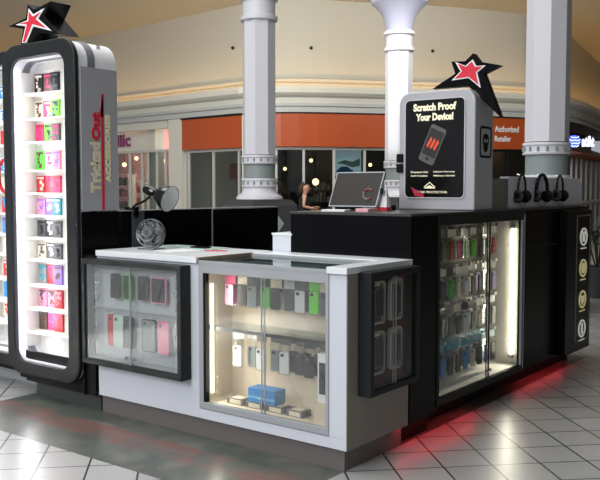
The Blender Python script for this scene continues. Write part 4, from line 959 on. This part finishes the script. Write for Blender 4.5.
skinned('top', [((0, 0, .76), .18, .22), ((0, 0, .90), .17, .21), ((0, 0, 1.08), .135, .17), ((0, 0, 1.26), .15, .19), ((0, 0, 1.36), .10, .17)], [(0, 1), (1, 2), (2, 3), (3, 4)], mat('black_cloth', (22, 22, 26), .8), pe)
for s_ in (1, -1): skinned('trouser_leg', [((0, s_*.085, .93), .11), ((.01, s_*.09, .74), .10), ((.02, s_*.09, .48), .075), ((0, s_*.09, .10), .06)], [(0, 1), (1, 2), (2, 3)], mat('dark_cloth', (34, 36, 44), .8), pe)
skinned('hair', [((.03, 0, 1.61), .085, .095), ((-.03, 0, 1.585), .09, .105), ((-.06, 0, 1.50), .08, .10), ((-.07, 0, 1.38), .05, .08)], [(0, 1), (1, 2), (2, 3)], mat('brown_hair', (70, 44, 30), .7), pe)
skinned('face_nose', [((.12, 0, 1.53), .014), ((.145, 0, 1.50), .016)], [(0, 1)], skin, pe, 1)
ey = MB()
for s_ in (-1, 1): ey.lathe([(0, -.008), (.008, 0), (0, .008)], 8, mtx=Matrix.Translation((.122, s_*.032, 1.54)), capped=False)
obj('eyes', ey, blackm, pe)
for s_, hx_, hz_, hy_ in ((1, .235, 1.03, .095), (-1, .245, 1.085, -.105)):
    J2 = [((hx_, hy_, hz_), .026, .016), ((hx_+.05, hy_, hz_+.004), .028, .014)]; B2 = [(0, 1)]
    for q in range(4): J2 += [((hx_+.075, hy_+(q-1.5)*.018, hz_+.002), .009), ((hx_+.105+(.008 if q in (1, 2) else 0), hy_+(q-1.5)*.019, hz_-.012), .008)]; B2 += [(1, 2+2*q), (2+2*q, 3+2*q)]
    J2 += [((hx_+.03, hy_-s_*.03, hz_+.008), .010), ((hx_+.055, hy_-s_*.042, hz_), .008)]; B2 += [(0, 10), (10, 11)]
    skinned('hand', J2, B2, skin, pe, 1)
pe.location = Wd(.10, 19.0, 0); pe.rotation_euler.z = yaw; pe.scale = (.97, .97, .97)
mo_ = obj('mouth', MB().tube([(.122, -.02, 1.468), (.13, 0, 1.466), (.122, .02, 1.468)], .005, 6), mat('lip_red', (160, 70, 66), .5)); mo_.parent = pe
bg_ = thing('pink_bag', 'pink bag held by the person behind the kiosk', 'bag')
bg_.location = Wd(.10, 19.0, 0); bg_.rotation_euler.z = yaw
o = obj('pouch', MB().prism([(.20, -.20, .72), (.48, -.20, .72), (.42, -.15, .98), (.26, -.15, .98)], [(.20, -.08, .72), (.48, -.08, .72), (.42, -.12, .98), (.26, -.12, .98)]), mat('pink_fabric', (236, 90, 150), .6), bg_, bevel=.0)
for v in o.data.vertices: v.co += bg_.location
obj('handle', MB().tube([(.28, -.135, .97), (.31, -.13, 1.04), (.35, -.13, 1.045), (.39, -.135, .97)], .012, 6), mat('pink_fabric', (236, 90, 150), .6), bg_)
for o in bg_.children:
    pass
# ================================================================ LIGHT
w = bpy.data.worlds.new('world'); S.world = w; w.use_nodes = True
bgn = w.node_tree.nodes['Background']; bgn.inputs[0].default_value = lin((214, 220, 230)); bgn.inputs[1].default_value = .5
def area(n, loc, size, e, col, rot=(0, 0, 0), sy=None):
    l = bpy.data.lights.new(n, 'AREA'); l.energy = e; l.size = size; l.color = col
    if sy: l.shape = 'RECTANGLE'; l.size_y = sy
    o = bpy.data.objects.new(n, l); COL.objects.link(o); o.location = loc; o.rotation_euler = rot; return o
area('skylight_and_key', Wd(-5, 6, 8.5), 9, 1100, (1, .98, .95), sy=12)
area('storefront_fill_light', Wd(0, 15.4, 5.75), 16, 580, (1, .97, .92), (math.radians(70), 0, yaw), sy=1.5)  # added fill lamp out of view, brightens the storefront and bulkhead
sk = area('skylight_and_key', Wd(-8, -5, 7.0), 5, 1050, (.95, .97, 1), (0, 0, 0), sy=5); sk.rotation_euler = (Vector((-1, 0, .6))-sk.location).to_track_quat('-Z', 'Y').to_euler()  # added key lamp from the near left, aimed at the counter fronts
# red glow under the plinth
for y, e, x in ((1.0, .7, .05), (2.9, .5, -.05)):
    area('red_plinth_light', (x-.03, y, .115), .05, e, (1, .03, .05), sy=1.0)
def point(n, c, e, col, r=.1):
    l = bpy.data.lights.new(n, 'POINT'); l.energy = e; l.color = col; l.shadow_soft_size = r; o = bpy.data.objects.new(n, l); COL.objects.link(o); o.location = c
for px, e, col in ((125, 90, (1, .8, .72)), (155, 90, (1, .75, .7)), (210, 22, (.9, .95, 1)), (290, 16, (1, .9, .8)), (350, 22, (1, .92, .85)), (520, 14, (1, .85, .7))):
    p, n, t = at_px(px, -1.5); point('shop_light', Wd(p.x, p.y, 2.9), e, col)
# interior tubes of cabinets
area('showcase_tube_light', (-.93, .01, .6), .65, 2.6, (1, .92, .8), (0, -PI/2, 0), sy=.02)
area('tall_case_tube_light', (-.05, 2.18, .73), .03, 3.5, (1, .93, .78), (PI/2+PI, 0, 0), sy=.9)
area('tower_tube_light', (-2.74, -.03, 1.3), 1.9, 7, (.97, .97, 1), (0, -PI/2, 0), sy=.03)
area('tower_tube_light', (-3.50, .07, 1.3), 1.9, 7, (.97, .97, 1), (0, -PI/2, 0), sy=.03)
sp_l = bpy.data.lights.new('skylight_beam', 'SPOT'); sp_l.energy = 2200; sp_l.spot_size = math.radians(13); sp_l.spot_blend = .3; sp_l.shadow_soft_size = .1
so = bpy.data.objects.new('skylight_beam', sp_l); COL.objects.link(so); so.location = Wd(-1.0, 9.0, 7.3); tgt = Wd(1.99, 17.1, 3.2); so.rotation_euler = (tgt-so.location).to_track_quat('-Z', 'Y').to_euler()
fb_ = area('floor_patch_light', (-3.65, -2.6, 7.5), .7, 1200, (1, .99, .96), (0, 0, math.radians(8)), sy=2.4); fb_.data.spread = math.radians(6)  # unseen lamp added to brighten a floor patch mirrored in the front glass
vs = S.view_settings; S.display_settings.display_device = 'sRGB'; vs.view_transform = 'Standard'; vs.look = 'None'; vs.gamma = 1; vs.use_curve_mapping = False; vs.exposure = 0
S.cycles.transparent_max_bounces = 32
